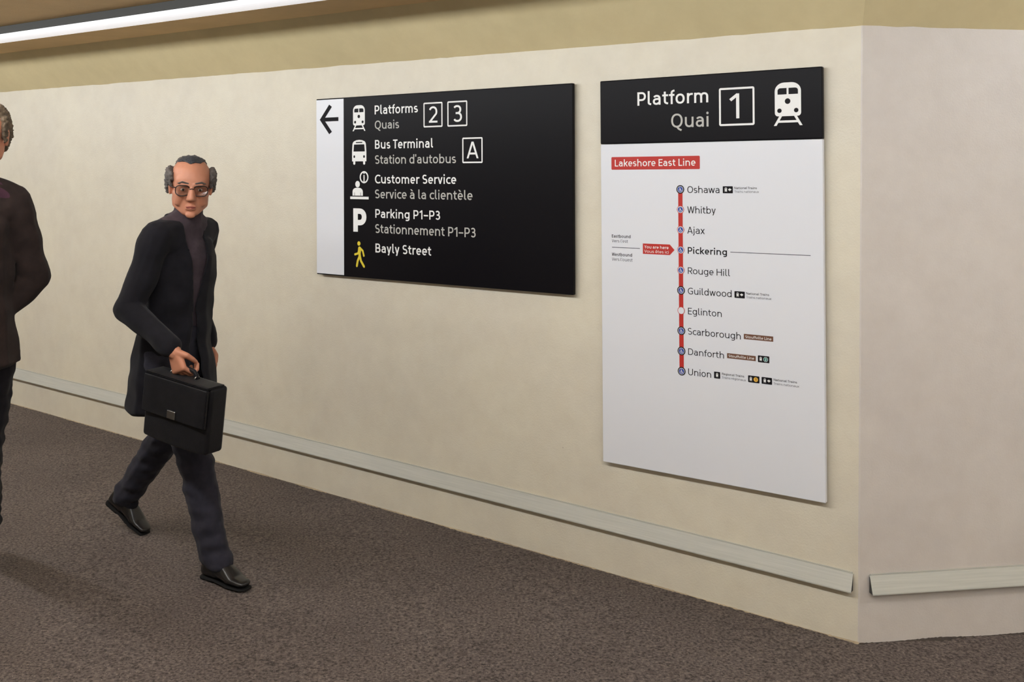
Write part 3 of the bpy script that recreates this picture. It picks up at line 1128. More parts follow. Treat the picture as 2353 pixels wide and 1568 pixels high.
# line name
pl = s2.plate(s2.box4((1405.1, 361), (1608.2, 358.2), (1608.2, 388.7), (1405.1, 390.4)), .004, M['red_ink'], 1, 'line_name_plate')
s2.text('Lakeshore East Line', (1413.1, 383.1), (1598.3, 380.7), (1413.1, 367.6), .155, M['white_ink'], 2, parent=pl)

# the line and its stations
ys = [435.4, 482.2, 528.8, 575.2, 621.6, 668.0, 714.2, 760.6, 806.9, 853.3]
xs = [1564.0 + 0.2 * i for i in range(10)]
a, z0 = s2.loc(xs[0], ys[0])
c, z1 = s2.loc(xs[-1], ys[-1])
xl = (a + c) / 2
half = (s2.loc(1569.0, 450)[0] - s2.loc(1559.0, 450)[0]) / 2
s2.plate((xl - half, xl + half, z1, z0), 0.0003, M['red_ink'], 1, 'route_line')
u1 = s2.loc(1573.2, 500)[0] - s2.loc(1564.2, 500)[0]


def station(i, ring):
    z = z0 + (z1 - z0) * i / 9
    f = Flat()
    R = u1 * (1.0 if ring == 'black' else 0.92)
    f.poly(ell(xl, z, R, R, 32))
    o = f.build('station_marker', M['black_ink' if ring == 'black' else 'red_ink'], s2.root, s2.y(2))
    f = Flat()
    r = R * (.76 if ring == 'black' else .86)
    f.poly(ell(xl, z, r, r, 32))
    f.build('ring', M['white_panel'], o, s2.y(3))
    if ring != 'empty':
        f = Flat()
        r = R * (.66 if ring == 'black' else .70)
        f.poly(ell(xl, z, r, r, 28))
        f.build('disc', M['blue_ink'], o, s2.y(4))
        f = Flat()
        e = r * .085
        f.poly(ell(xl - r * .12, z + r * .62, r * .13, r * .13, 10))
        f.ribbon([(xl - r * .12, z + r * .45), (xl - r * .08, z - r * .05), (xl + r * .24, z - r * .05), (xl + r * .42, z - r * .5), (xl + r * .58, z - r * .44)], e, e)
        f.ribbon([(xl - r * .10, z + r * .22), (xl + r * .2, z + r * .22)], e * .8, e * .8)
        f.ribbon(arc(xl - r * .02, z - r * .24, r * .38, r * .38, 140, 330, 14, 2.0), e * .8, e * .8)
        f.build('wheelchair_mark', M['white_ink'], o, s2.y(5))


for i, rg in enumerate(['black', 'red', 'red', 'red', 'red', 'black', 'empty', 'black', 'black', 'black']):
    station(i, rg)

NM = [
    ('Oshawa', (1579.4, 443.9), (1653.3, 443.8), (1579.4, 428.3), .124),
    ('Whitby', (1579.4, 490.6), (1644.7, 491.2), (1579.4, 474.8), .124),
    ('Ajax', (1579.4, 537.2), (1619.5, 538.0), (1579.4, 521.4), .124),
    ('Pickering', (1580.5, 583.5), (1670.6, 586.8), (1580.5, 568.4), .178),
    ('Rouge Hill', (1580.8, 629.9), (1677.7, 635.0), (1580.8, 614.8), .124),
    ('Guildwood', (1580.8, 676.7), (1681.2, 683.0), (1580.8, 661.6), .124),
    ('Eglinton', (1581.2, 722.8), (1658.6, 728.6), (1581.2, 707.8), .124),
    ('Scarborough', (1580.8, 769.6), (1702.3, 779.8), (1580.8, 754.4), .124),
    ('Danforth', (1581.5, 816.0), (1663.8, 823.9), (1581.5, 801.2), .124),
    ('Union', (1581.5, 862.8), (1634.2, 868.0), (1581.5, 847.6), .124),
]
for s, a, b2, c, wt in NM:
    s2.text(s, a, b2, c, wt, M['black_ink'], 1, name='station_name')


def bar(p, q, t, name):
    a, za = s2.loc(*p)
    b_, zb = s2.loc(*q)
    z = (za + zb) / 2
    f = Flat()
    f.poly([(a, z - t / 2), (b_, z - t / 2), (b_, z + t / 2), (a, z + t / 2)])
    f.build(name, M['soft_ink'], s2.root, s2.y(1))


bar((1678.3, 579.9), (1862.8, 587.2), .0024, 'divider_line')
bar((1406.4, 568.2), (1470.5, 571.4), .0024, 'divider_line')
SM = [
    ('Eastbound', (1406, 546.2), (1449, 547.3), (1406, 539.2), .16, 'black_ink'),
    ('Vers l\u2019est', (1406, 557.0), (1443, 558.2), (1406, 550.0), .125, 'soft_ink'),
    ('Westbound', (1406, 588.2), (1452.4, 590.0), (1406, 581.0), .16, 'black_ink'),
    ('Vers l\u2019ouest', (1406.2, 599.3), (1453.6, 601.4), (1406.2, 592.1), .125, 'soft_ink'),
    ('National Trains', (1687.6, 434.9), (1739.3, 434.9), (1687.6, 429.7), .15, 'black_ink'),
    ('Trains nationaux', (1687.6, 443.3), (1744.0, 443.4), (1687.6, 438.1), .12, 'soft_ink'),
    ('National Trains', (1715.0, 677.0), (1767.5, 680.8), (1715.0, 671.8), .15, 'black_ink'),
    ('Trains nationaux', (1715.0, 685.6), (1772.5, 689.4), (1715.0, 680.4), .12, 'soft_ink'),
    ('Regional Trains', (1659.0, 862.3), (1710.2, 867.5), (1659.0, 857.2), .15, 'black_ink'),
    ('Trains r\u00e9gionaux', (1659.0, 870.6), (1714.2, 876.2), (1659.0, 865.5), .12, 'soft_ink'),
    ('National Trains', (1777.8, 875.7), (1831.6, 881.4), (1777.8, 870.6), .15, 'black_ink'),
    ('Trains nationaux', (1777.8, 884.4), (1836.4, 890.6), (1777.8, 879.3), .12, 'soft_ink'),
]
for s, a, b2, c, wt, mk in SM:
    s2.text(s, a, b2, c, wt, M[mk], 1)
# you-are-here arrow
pa = [s2.loc(*p) for p in ((1477.2, 559.6), (1539.3, 562.3), (1550, 574.8), (1539.7, 586.2), (1477.2, 583.8))]
zt = (pa[0][1] + pa[1][1]) / 2
zb = (pa[3][1] + pa[4][1]) / 2
f = Flat()
f.poly([(pa[0][0], zt), (pa[1][0], zt), (pa[2][0], (zt + zb) / 2), (pa[1][0], zb), (pa[0][0], zb)])
ya = f.build('you_are_here_arrow', M['red_ink'], s2.root, s2.y(1))
s2.text('You are here', (1480.9, 571.0), (1536.5, 572.6), (1480.9, 564.2), .165, M['white_ink'], 2, parent=ya)
s2.text('Vous \u00eates ici', (1480.9, 581.0), (1536.5, 582.8), (1480.9, 574.4), .13, M['white_ink'], 2, parent=ya)
# brown line tags
for tl, tr, br_, bl, a, b2, c in (
    ((1709.3, 767.9), (1776.8, 773.2), (1776.8, 785.5), (1709.3, 779.8), (1712.9, 777.3), (1772.9, 782.6), (1712.9, 771.2)),
    ((1670.8, 812.1), (1736.7, 818.4), (1736.7, 830), (1670.8, 823.7), (1674.4, 821.0), (1733, 826.9), (1674.4, 815.1)),
):
    tg = s2.plate(s2.box4(tl, tr, br_, bl), .0012, M['brown_ink'], 1, 'line_tag')
    s2.text('Stouffville Line', a, b2, c, .155, M['white_ink'], 2, parent=tg)


def badge(tl, tr, br_, bl, kind):
    b = s2.box4(tl, tr, br_, bl)
    pl = s2.plate(b, .0022, M['black_ink'], 1, 'service_badge')
    w, hh = b[1] - b[0], b[3] - b[2]
    zc = (b[2] + b[3]) / 2
    tw, thh = hh * .38, hh * .62
    cx = {'leaf': b[0] + w * .31, 'train': b[0] + w * .5, 'teal': b[0] + w * .25, 'gold': b[0] + w * .24}[kind]
    icon(s2, 'train_mark', (cx - tw / 2, cx + tw / 2, zc - thh / 2, zc + thh / 2), TRAIN_W, [TRAIN_D[0], TRAIN_D[1], TRAIN_D[2]], M['white_ink'], M['black_ink'], 2, parent=pl)
    if kind == 'leaf':
        lw = hh * .50
        cx = b[0] + w * .70
        f = Flat()
        f.poly([(cx + (u - .5) * lw, zc + (v - .5) * lw * .95) for u, v in LEAF])
        f.build('leaf_mark', M['white_ink'], pl, s2.y(2))
    elif kind in ('teal', 'gold'):
        cx = b[0] + w * .685
        r = hh * .34
        if kind == 'teal':
            f = Flat()
            f.ribbon(ell(cx, zc, r * .97, r * .97, 24), .0006, .0006, True)
            f.build('disc_ring', M['white_ink'], pl, s2.y(3))
        f = Flat()
        f.poly(ell(cx, zc, r, r, 24))
        f.build('disc', M[kind + '_ink'], pl, s2.y(2))
        f = Flat()
        ch = '2' if kind == 'teal' else '1'
        w0, fn, _, _ = GL[ch]
        cap = r * 1.05
        for kd, pts in fn(w0, .09, .08):
            f.ribbon(pts, .09, .08, False, lambda u, v: (cx + (u - w0 / 2) * cap, zc + (v - .5) * cap))
        f.build('numeral', M['white_ink' if kind == 'teal' else 'black_ink'], pl, s2.y(3))


badge((1660.9, 428.3), (1684, 428.1), (1684, 444.4), (1660.9, 444.4), 'leaf')
badge((1687.8, 669.3), (1711.5, 670.6), (1711.5, 686.4), (1687.8, 684.5), 'leaf')
badge((1741.6, 817.1), (1767.9, 819.4), (1767.9, 835.1), (1741.6, 832.6), 'teal')
badge((1641, 854.2), (1655, 855.5), (1655, 870.8), (1641, 869.6), 'train')
badge((1719.2, 862.9), (1745.1, 865.6), (1745.1, 881.4), (1719.2, 878.6), 'gold')
badge((1750.1, 866.7), (1774.1, 868.9), (1774.1, 884.7), (1750.1, 882.1), 'leaf')


# ------------------------------------------------------------------ people
ICO = {}


def ico(sub):
    if sub not in ICO:
        bm = bmesh.new()
        bmesh.ops.create_icosphere(bm, subdivisions=sub, radius=1.0)
        ICO[sub] = [v.co.copy() for v in bm.verts]
        bm.free()
    return ICO[sub]


class Clay:
    """union of convex lumps, fused into one continuous skin by a voxel remesh"""
    def __init__(self):
        self.bm = bmesh.new()

    def hull(self, *balls, sub=2):
        t = bmesh.new()
        for b in balls:
            c = Vector(b[0])
            r = b[1]
            r = Vector((r, r, r)) if not hasattr(r, '__len__') else Vector(r)
            rot = b[2] if len(b) > 2 else None
            for v in ico(sub):
                q = Vector((v.x * r.x, v.y * r.y, v.z * r.z))
                if rot is not None:
                    q = rot @ q
                t.verts.new(c + q)
        res = bmesh.ops.convex_hull(t, input=t.verts[:])
        junk = [e for e in set(res['geom_interior'] + res['geom_unused']) if isinstance(e, bmesh.types.BMVert)]
        bmesh.ops.delete(t, geom=junk, context='VERTS')
        me = bpy.data.meshes.new('tmp')
        t.to_mesh(me)
        t.free()
        self.bm.from_mesh(me)
        bpy.data.meshes.remove(me)
        return self

    def chain(self, pts, rad):
        for i in range(len(pts) - 1):
            self.hull((pts[i], rad[i]), (pts[i + 1], rad[i + 1]))
        return self

    def skin(self, voxel, smooth=3):
        me = bpy.data.meshes.new('clay')
        self.bm.to_mesh(me)
        self.bm.free()
        o = bpy.data.objects.new('clay', me)
        COL.objects.link(o)
        r = o.modifiers.new('r', 'REMESH')
        r.mode = 'VOXEL'
        r.voxel_size = voxel
        if smooth:
            s = o.modifiers.new('s', 'SMOOTH')
            s.factor = 0.5
            s.iterations = smooth
        dg = bpy.context.evaluated_depsgraph_get()
        out = bpy.data.meshes.new_from_object(o.evaluated_get(dg))
        bpy.data.objects.remove(o)
        bpy.data.meshes.remove(me)
        return out


def wrinkle(me, amp, freq, seed, zs=(0.6, 0.6, 1.6)):
    n = len(me.vertices)
    co = np.empty(n * 3)
    no = np.empty(n * 3)
    me.vertices.foreach_get('co', co)
    me.vertices.foreach_get('normal', no)
    co, no = co.reshape(-1, 3), no.reshape(-1, 3)
    d = np.array([noise.noise(Vector((c[0] * freq / zs[0] * .6, c[1] * freq / zs[1] * .6, c[2] * freq / zs[2] + seed))) for c in co])
    co += no * (d * amp)[:, None]
    me.vertices.foreach_set('co', co.ravel())
    me.update()
    return me


def cut(me, test):
    bm = bmesh.new()
    bm.from_mesh(me)
    bmesh.ops.delete(bm, geom=[f for f in bm.faces if test(f.calc_center_median())], context='FACES')
    for _ in range(12):
        edge = [v for v in bm.verts if v.is_boundary]
        new = {}
        for v in edge:
            nb = [e.other_vert(v).co for e in v.link_edges if e.is_boundary]
            if len(nb) == 2:
                new[v] = v.co * .4 + (nb[0] + nb[1]) * .3
        for v, co_ in new.items():
            v.co = co_
    bm.to_mesh(me)
    bm.free()
    return me


def place(name, me, material, parent, smooth=True, thick=0.0):
    if smooth:
        me.shade_smooth()
    o = link(name, me, material, parent)
    if thick:
        s = o.modifiers.new('thickness', 'SOLIDIFY')
        s.thickness = thick
        s.offset = -1
    return o


def frame_rot(x, z):
    x = Vector(x).normalized()
    z = Vector(z)
    y = z.cross(x).normalized()
    z = x.cross(y).normalized()
    return Matrix((x, y, z)).transposed()


def hand(cl, wrist, along, palm, curl, thumb_side, scale=1.0, thumb_curl=0.5, spread=0.03):
    """along: wrist->fingers, palm: palm normal, thumb_side: +1/-1 along (palm x along)"""
    a = Vector(along).normalized()
    p = (Vector(palm) - a * Vector(palm).dot(a)).normalized()
    w = p.cross(a).normalized() * thumb_side       # towards the thumb
    wr = Vector(wrist)
    s = scale
    k0 = wr + a * 0.088 * s
    cl.hull((wr, 0.027 * s), (wr + a * .02 * s, .027 * s))
    cl.hull((wr + a * .015 * s + w * .015 * s, .017 * s), (wr + a * .015 * s - w * .015 * s, .017 * s),
            (k0 + w * .030 * s, .0125 * s), (k0 + w * .010 * s, .0135 * s), (k0 - w * .012 * s, .013 * s), (k0 - w * .031 * s, .0115 * s))
    lens = [(.042, .026, .021), (.047, .030, .022), (.043, .028, .021), (.034, .021, .018)]
    for i, (ls, off) in enumerate(zip(lens, (.031, .0105, -.0115, -.0325))):
        pt = k0 + w * off * s - a * (0.006 if i == 3 else 0.0) * s
        pts = [pt]
        ang = 0.0
        cc = curl[i] if hasattr(curl, '__len__') else curl
        for j, l in enumerate(ls):
            ang += cc * (0.75, 1.0, 0.7)[j]
            d = a * math.cos(ang) + p * math.sin(ang) + w * spread * (1.5 - i) * .5
            pts.append(pts[-1] + d * l * s)
        cl.chain(pts, [.0098 * s, .0090 * s, .0083 * s, .0072 * s])
    t0 = wr + a * .026 * s + w * .024 * s
    d1 = (a * .55 + w * .75 + p * .35).normalized()
    d2 = (a * .85 + w * (.45 - thumb_curl * .5) + p * (.3 + thumb_curl * .6)).normalized()
    d3 = (a * .80 + w * (.1 - thumb_curl * .9) + p * (.3 + thumb_curl)).normalized()
    t1 = t0 + d1 * .036 * s
    t2 = t1 + d2 * .032 * s
    t3 = t2 + d3 * .025 * s
    cl.chain([t0, t1, t2, t3], [.0155 * s, .0120 * s, .0102 * s, .0085 * s])


def head(cl, c, R, s=1.0):
    """c: point between the ears at eye level; R: rotation, x = face direction"""
    def P(x, y, z):
        return c + R @ Vector((x * s, y * s, z * s))

    def B(x, y, z, r):
        rr_ = tuple(q * s for q in r) if hasattr(r, '__len__') else r * s
        return (P(x, y, z), rr_, R) if hasattr(r, '__len__') else (P(x, y, z), rr_)
    cl.hull(B(-.012, 0, .035, (.098, .077, .082)), B(-.035, 0, .02, (.07, .072, .07)), sub=3)
    cl.hull(B(.048, 0, .028, (.040, .060, .045)), B(.035, 0, -.035, (.044, .058, .045)), B(.050, 0, -.092, (.028, .038, .022)),
            B(.012, .050, -.068, .018), B(.012, -.050, -.068, .018), B(.0, .054, -.05, .016), B(.0, -.054, -.05, .016), B(-.02, 0, -.02, (.04, .066, .05)), sub=3)
    cl.hull(B(.077, .034, .018, .0105), B(.083, .008, .016, .0095))
    cl.hull(B(.077, -.034, .018, .0105), B(.083, -.008, .016, .0095))
    cl.hull(B(.088, 0, .006, .0075), B(.108, 0, -.036, .0095), B(.092, .013, -.041, .0075), B(.092, -.013, -.041, .0075), B(.084, 0, -.044, .008))
    for sg_ in (1, -1):
        cl.hull(B(.064, sg_ * .038, -.026, .021), B(.050, sg_ * .044, -.055, .020), B(.042, sg_ * .052, -.02, .018))
        cl.hull(B(-.006, sg_ * .079, .010, (.016, .006, .020)), B(-.004, sg_ * .077, -.024, (.009, .006, .012)))
    cl.hull(B(.084, .015, -.068, .0055), B(.088, 0, -.066, .0075), B(.084, -.015, -.068, .0055))
    cl.hull(B(.080, .014, -.078, .006), B(.085, 0, -.079, .0075), B(.080, -.014, -.078, .006))
    cl.hull(B(.074, 0, -.104, (.014, .020, .014)))
    return P


def tube(pts, r, n=8, closed=False):
    vs, fs = [], []
    m_ = len(pts)
    prev = None
    for i, p in enumerate(pts):
        p = Vector(p)
        a = Vector(pts[(i - 1) % m_ if closed else max(i - 1, 0)])
        b = Vector(pts[(i + 1) % m_ if closed else min(i + 1, m_ - 1)])
        d = (b - a).normalized()
        up = prev if prev is not None else (Vector((0, 0, 1)) if abs(d.z) < .9 else Vector((1, 0, 0)))
        x = d.cross(up).normalized()
        y = x.cross(d).normalized()
        prev = y
        for k in range(n):
            t = 2 * math.pi * k / n
            vs.append(p + (x * math.cos(t) + y * math.sin(t)) * r)
    seg = m_ if closed else m_ - 1
    for i in range(seg):
        j = (i + 1) % m_
        for k in range(n):
            fs.append((i * n + k, i * n + (k + 1) % n, j * n + (k + 1) % n, j * n + k))
    if not closed:
        fs.append(tuple(range(n - 1, -1, -1)))
        fs.append(tuple(range((m_ - 1) * n, m_ * n)))
    return vs, fs


def shoe(root, ankle, toe_dir, pitch, roll_z):
    """shoe under an ankle joint; pitch lifts the heel"""
    d = Vector((toe_dir[0], toe_dir[1], 0)).normalized()
    R = frame_rot((d.x * math.cos(pitch), d.y * math.cos(pitch), -math.sin(pitch)), (0, 0, 1))
    o = Vector(ankle)

    def P(x, y, z):
        return o + R @ Vector((x, y, z))
    c = Clay()
    c.hull((P(-.045, 0, -.055), (.030, .031, .022), R), (P(.02, 0, -.052), (.03, .033, .025), R), (P(-.035, 0, -.015), (.032, .031, .025), R), (P(.02, 0, -.005), (.03, .031, .025), R))
    c.hull((P(.02, 0, -.035), (.03, .034, .035), R), (P(.11, .004, -.058), (.03, .043, .018), R), (P(.04, 0, -.01), (.02, .028, .02), R))
    c.hull((P(.10, .004, -.058), (.03, .044, .020), R), (P(.165, .002, -.064), (.022, .033, .014), R))
    place('shoe', c.skin(0.005, 2), M['shoe'], root)
    c = Clay()
    c.hull((P(-.052, 0, -.083), (.028, .032, .012), R), (P(0, 0, -.083), (.028, .031, .012), R))
    c.hull((P(.0, 0, -.078), (.02, .029, .006), R), (P(.105, .004, -.083), (.03, .046, .006), R), (P(.172, .002, -.083), (.022, .035, .006), R))
    place('sole', c.skin(0.004, 1), M['sole'], root)


def build_person(name, label, loc, face_dir, J, kit):
    x = Vector((face_dir[0], face_dir[1], 0)).normalized()
    R = frame_rot(x, (0, 0, 1)).to_4x4()
    R.translation = loc
    R = R @ Matrix.Scale(kit.get('scale', 1.0), 4)
    root = thing(name, label, 'person', R)
    V = lambda k: Vector(J[k])
    HR = frame_rot(J['look'], J['head_up'])
    c = V('head')
    # ---- body, one continuous skin
    b = Clay()
    hs = kit.get('head', 1.0)
    P = head(b, c, HR, hs)
    nk = V('neck')
    b.hull((P(-.022, 0, -.055), .047), (nk, .054))
    b.hull((nk, .055), (V('sh_l').lerp(nk, .45) - Vector((0, 0, .01)), .05), (V('sh_r').lerp(nk, .45) - Vector((0, 0, .01)), .05))
    ch, wa, pe = V('chest'), V('waist'), V('pelvis')
    b.hull((ch, (.095, .135, .12)), (wa, (.085, .125, .10)))
    b.hull((wa, (.085, .125, .10)), (pe, (.095, .145, .09)))
    b.hull((ch + Vector((0, 0, .06)), (.07, .14, .07)), (V('sh_l'), .055), (V('sh_r'), .055), (nk, .05))
    for s_ in 'lr':
        b.chain([V('sh_' + s_), V('el_' + s_), V('wr_' + s_)], [.052, .040, .027])
        b.chain([V('hip_' + s_), V('kn_' + s_), V('an_' + s_)], [.078, .054, .036])
        b.hull((V('an_' + s_), .036), (V('an_' + s_) + Vector((.015, 0, -.03)), .026))
        hd = J['hand_' + s_]
        hand(b, V('wr_' + s_), hd[0], hd[1], hd[2], hd[3], kit.get('hand', 1.0), hd[4])
    place('body', b.skin(0.0035, 2), M['skin'], root)
    # ---- face details
    for sg_ in (1, -1):
        k = Clay()
        k.hull((P(.0765, sg_ * .032, -.004), (.0095, .0105, .0060), HR), sub=3)
        e = place('eye', k.skin(0.0016, 1), M['eye_white'], root)
        k = Clay()
        k.hull((P(.0835, sg_ * .0315, -.004), (.0035, .0052, .0050), HR), sub=3)
        place('iris', k.skin(0.001, 1), M['iris'], e)
        k = Clay()
        k.hull((P(.090, sg_ * .014, .022), .0032), (P(.086, sg_ * .036, .027), .0036), (P(.074, sg_ * .052, .020), .0026))
        place('eyebrow', k.skin(0.0016, 1), M[kit['hair']], root)
    k = Clay()
    k.hull((P(.089, .017, -.0705), (.003, .003, .002), HR), (P(.0935, 0, -.0685), (.003, .004, .0035), HR), (P(.089, -.017, -.0705), (.003, .003, .002), HR))
    k.hull((P(.086, .014, -.0755), (.003, .003, .002), HR), (P(.0905, 0, -.0775), (.003, .004, .0035), HR), (P(.086, -.014, -.0755), (.003, .003, .002), HR))
    place('lips', k.skin(0.0016, 1), M['lip'], root)
    # ---- hair
    k = Clay()
    if kit['style'] == 'receding':
        for sg_ in (1, -1):
            k.hull((P(-.02, sg_ * .080, .045), (.050, .020, .035), HR), (P(-.06, sg_ * .066, .02), (.05, .030, .05), HR), (P(-.035, sg_ * .083, .0), (.022, .016, .035), HR), sub=3)
            k.hull((P(.020, sg_ * .076, .040), (.022, .012, .026), HR), (P(-.02, sg_ * .082, .04), (.03, .016, .03), HR))
            k.hull((P(.017, sg_ * .077, .015), (.008, .008, .022), HR), (P(.017, sg_ * .077, .035), (.012, .010, .02), HR))
        k.hull((P(-.082, 0, .02), (.036, .070, .06), HR), (P(-.072, 0, -.05), (.03, .055, .03), HR), (P(-.06, .05, .0), (.04, .035, .05), HR), (P(-.06, -.05, .0), (.04, .035, .05), HR), sub=3)
        k.hull((P(-.055, 0, .085), (.055, .062, .036), HR), (P(-.08, 0, .05), (.04, .07, .05), HR), sub=3)
    else:
        k.hull((P(-.025, 0, .055), (.098, .084, .075), HR), (P(-.055, 0, .01), (.07, .083, .07), HR), sub=3)
        k.hull((P(-.06, 0, -.03), (.045, .07, .04), HR), (P(-.05, 0, .02), (.06, .084, .05), HR), sub=3)
        for sg_ in (1, -1):
            k.hull((P(.010, sg_ * .078, .04), (.025, .010, .035), HR), (P(.012, sg_ * .077, -.005), (.012, .008, .02), HR))
    hm = wrinkle(k.skin(0.0045, 2), 0.006, 70, 3.0, (.6, .6, .5))
    hm = wrinkle(hm, 0.004, 190, 5.0, (.6, .6, 1.2))
    place('hair', hm, M[kit['hair']], root)
    if kit['style'] == 'receding':
        k = Clay()
        k.hull((P(-.012, 0, .035), (.101 * hs, .080 * hs, .0865 * hs), HR), (P(-.035, 0, .02), (.073 * hs, .075 * hs, .074 * hs), HR), sub=3)
        hm = k.skin(0.004, 1)
        HI = HR.transposed()

        def off_crown(q):
            p = HI @ (q - c) / hs
            return p.z < .082 + max(0, p.x) * .25 + abs(p.y) * .35 + .004 * math.sin(p.y * 160)
        cut(hm, off_crown)
        place('hair_top', wrinkle(hm, 0.003, 150, 9.0), M['hair_dark'], root, thick=.004)
    # ---- glasses
    if kit.get('glasses'):
        g_ = bpy.data.objects.new('glasses', None)
        COL.objects.link(g_)
        g_.parent = root
        for sg_ in (1, -1):
            ring = [P(.099 - abs(a) * .012, sg_ * .034 + a * .0265, -.006 + z * .0205) for a, z in [(math.copysign(abs(math.cos(t)) ** .7, math.cos(t)), math.copysign(abs(math.sin(t)) ** .7, math.sin(t))) for t in [2 * math.pi * i / 24 for i in range(24)]]]
            vs, fs = tube(ring, .0021, 6, True)
            rim = mesh('rim', vs, fs, M['glasses'], g_, True)
            me = bpy.data.meshes.new('lens')
            me.from_pydata([tuple(p) for p in ring] + [tuple(p - HR @ Vector((.0012, 0, 0))) for p in ring], [],
                           [tuple(range(24)), tuple(range(47, 23, -1))] + [(i, 24 + i, 24 + (i + 1) % 24, (i + 1) % 24) for i in range(24)])
            link('lens', me, M['glass'], g_)
            vs, fs = tube([P(.088, sg_ * .061, .004), P(.075, sg_ * .073, .006), P(.0, sg_ * .086, .006), P(-.012, sg_ * .086, -.006)], .0022, 6)
            mesh('temple', vs, fs, M['glasses'], g_, True)
        vs, fs = tube([P(.0985, .0085, .0), P(.1015, 0, .003), P(.0985, -.0085, .0)], .0019, 6)
        mesh('bridge', vs, fs, M['glasses'], g_, True)
    # ---- shirt or sweater
    k = Clay()
    k.hull((ch + Vector((.008, 0, 0)), (.100, .142, .13)), (wa + Vector((.008, 0, 0)), (.095, .132, .10)))
    k.hull((wa + Vector((.006, 0, 0)), (.095, .132, .08)), (pe + Vector((.004, 0, .06)), (.102, .150, .06)))
    k.hull((ch + Vector((0, 0, .06)), (.08, .145, .075)), (V('sh_l'), .058), (V('sh_r'), .058), (nk + Vector((0, 0, -.01)), .064))
    k.hull((nk, .066), (V('sh_l').lerp(nk, .45) - Vector((0, 0, .01)), .062), (V('sh_r').lerp(nk, .45) - Vector((0, 0, .01)), .062))
    k.hull((nk + Vector((0, 0, -.03)), .064), (nk.lerp(P(-.022, 0, -.055), kit['collar']), .0605))
    me = k.skin(0.006, 3)
    axis = (P(-.022, 0, -.055) - nk).normalized()
    ctop = nk.lerp(P(-.022, 0, -.055), kit['collar']) + axis * .03
    cut(me, lambda q: (q - ctop).dot(axis) > 0)
    place('sweater' if kit['style'] == 'receding' else 'shirt', wrinkle(me, .004, 14, 2.0), M[kit['shirt']], root, thick=.004)
    # ---- trousers
    k = Clay()
    k.hull((pe + Vector((0, 0, .05)), (.112, .159, .06)), (V('hip_l') + Vector((0, .0, -.02)), .092), (V('hip_r') + Vector((0, .0, -.02)), .092))
    for s_ in 'lr':
        kn, an = V('kn_' + s_), V('an_' + s_)
        low = an + (kn - an).normalized() * .02
        k.chain([V('hip_' + s_) + Vector((0, 0, -.02)), kn, low], [.094, .074, .062])
        k.hull((low, .062), (low - (kn - an).normalized() * .035 + Vector((.014, 0, 0)), (.068, .060, .03)))
    place('trousers', wrinkle(k.skin(0.007, 3), .010, 13, 7.0, (.6, .6, .5)), M[kit['trousers']], root)
    # ---- coat / jacket
    hem = kit['hem']
    k = Clay()
    k.hull((ch + Vector((0, 0, .0)), (.124, .172, .14)), (wa + Vector((0, 0, -.02)), (.118, .165, .10)))
    k.hull((ch + Vector((-.005, 0, .05)), (.098, .165, .085)), (V('sh_l') + Vector((0, 0, .0)), .066), (V('sh_r') + Vector((0, 0, .0)), .066), (nk + Vector((-.01, 0, -.015)), (.07, .075, .04)))
    k.hull((wa + Vector((0, 0, -.02)), (.118, .165, .08)), (pe + Vector((-.01, 0, -.02)), (.140, .182, .06)))
    sk = Vector(J['skirt'])
    k.hull((pe + Vector((-.01, 0, -.02)), (.140, .182, .06)), (Vector((sk.x, sk.y, hem + .02)), (kit['flare'][0], kit['flare'][1], .03)))
    for s_ in 'lr':
        sh, el, wr = V('sh_' + s_), V('el_' + s_), V('wr_' + s_)
        k.chain([sh, el, wr + (el - wr).normalized() * .015], [.068, .057, .045])
    # turned-up collar round the back of the neck
    for i in range(9):
        t = math.radians(60 + 240 * i / 8)
        t2 = math.radians(60 + 240 * (i + 1) / 8)
        if i < 8:
            ca = nk + Vector((math.cos(t) * .072 - .012, math.sin(t) * .075, -.012 + .03 * -math.cos(t)))
            cb_ = nk + Vector((math.cos(t2) * .072 - .012, math.sin(t2) * .075, -.012 + .03 * -math.cos(t2)))
            k.hull((ca, .011), (cb_, .011), (ca - Vector((0, 0, .05)), .014), (cb_ - Vector((0, 0, .05)), .014))
    me = k.skin(0.0065, 3)

    open_z = kit['open_z']

    def opening(q):
        if q.z < hem:
            return True
        if q.z > nk.z - .035 and (q.x - nk.x + .012) ** 2 + (q.y - nk.y) ** 2 < .066 ** 2:
            return True
        ax = wa.x + (ch.x - wa.x) * (q.z - wa.z) / (ch.z - wa.z)
        if q.x > ax + .03 and q.z > open_z:
            t = (q.z - open_z) / (nk.z - open_z)
            if abs(q.y - J.get('open_y', 0.0)) < .012 + kit['open_w'] * min(t, 1.0):
                return True
        if q.z <= open_z and q.x > ax + .05 and abs(q.y - J.get('open_y', 0.0)) < .006 + (open_z - q.z) * kit['vent']:
            return True
        return False
    wrinkle(me, .011, 9.0, 1.0, (.6, .6, .8))
    cut(me, opening)
    coat = place(kit['coat_name'], me, M[kit['coat']], root, thick=.006)
    # ---- socks and shoes
    for s_ in 'lr':
        k = Clay()
        kn, an = V('kn_' + s_), V('an_' + s_)
        k.hull((an + (kn - an).normalized() * .10, .044), (an, .041))
        k.hull((an, .041), (an + Vector((.04, 0, -.03)), .032))
        place('sock', k.skin(.006, 1), M['trousers_dark'], root)
        shoe(root, J['an_' + s_], J['toe_' + s_][:2], J['toe_' + s_][2], 0)
    return root


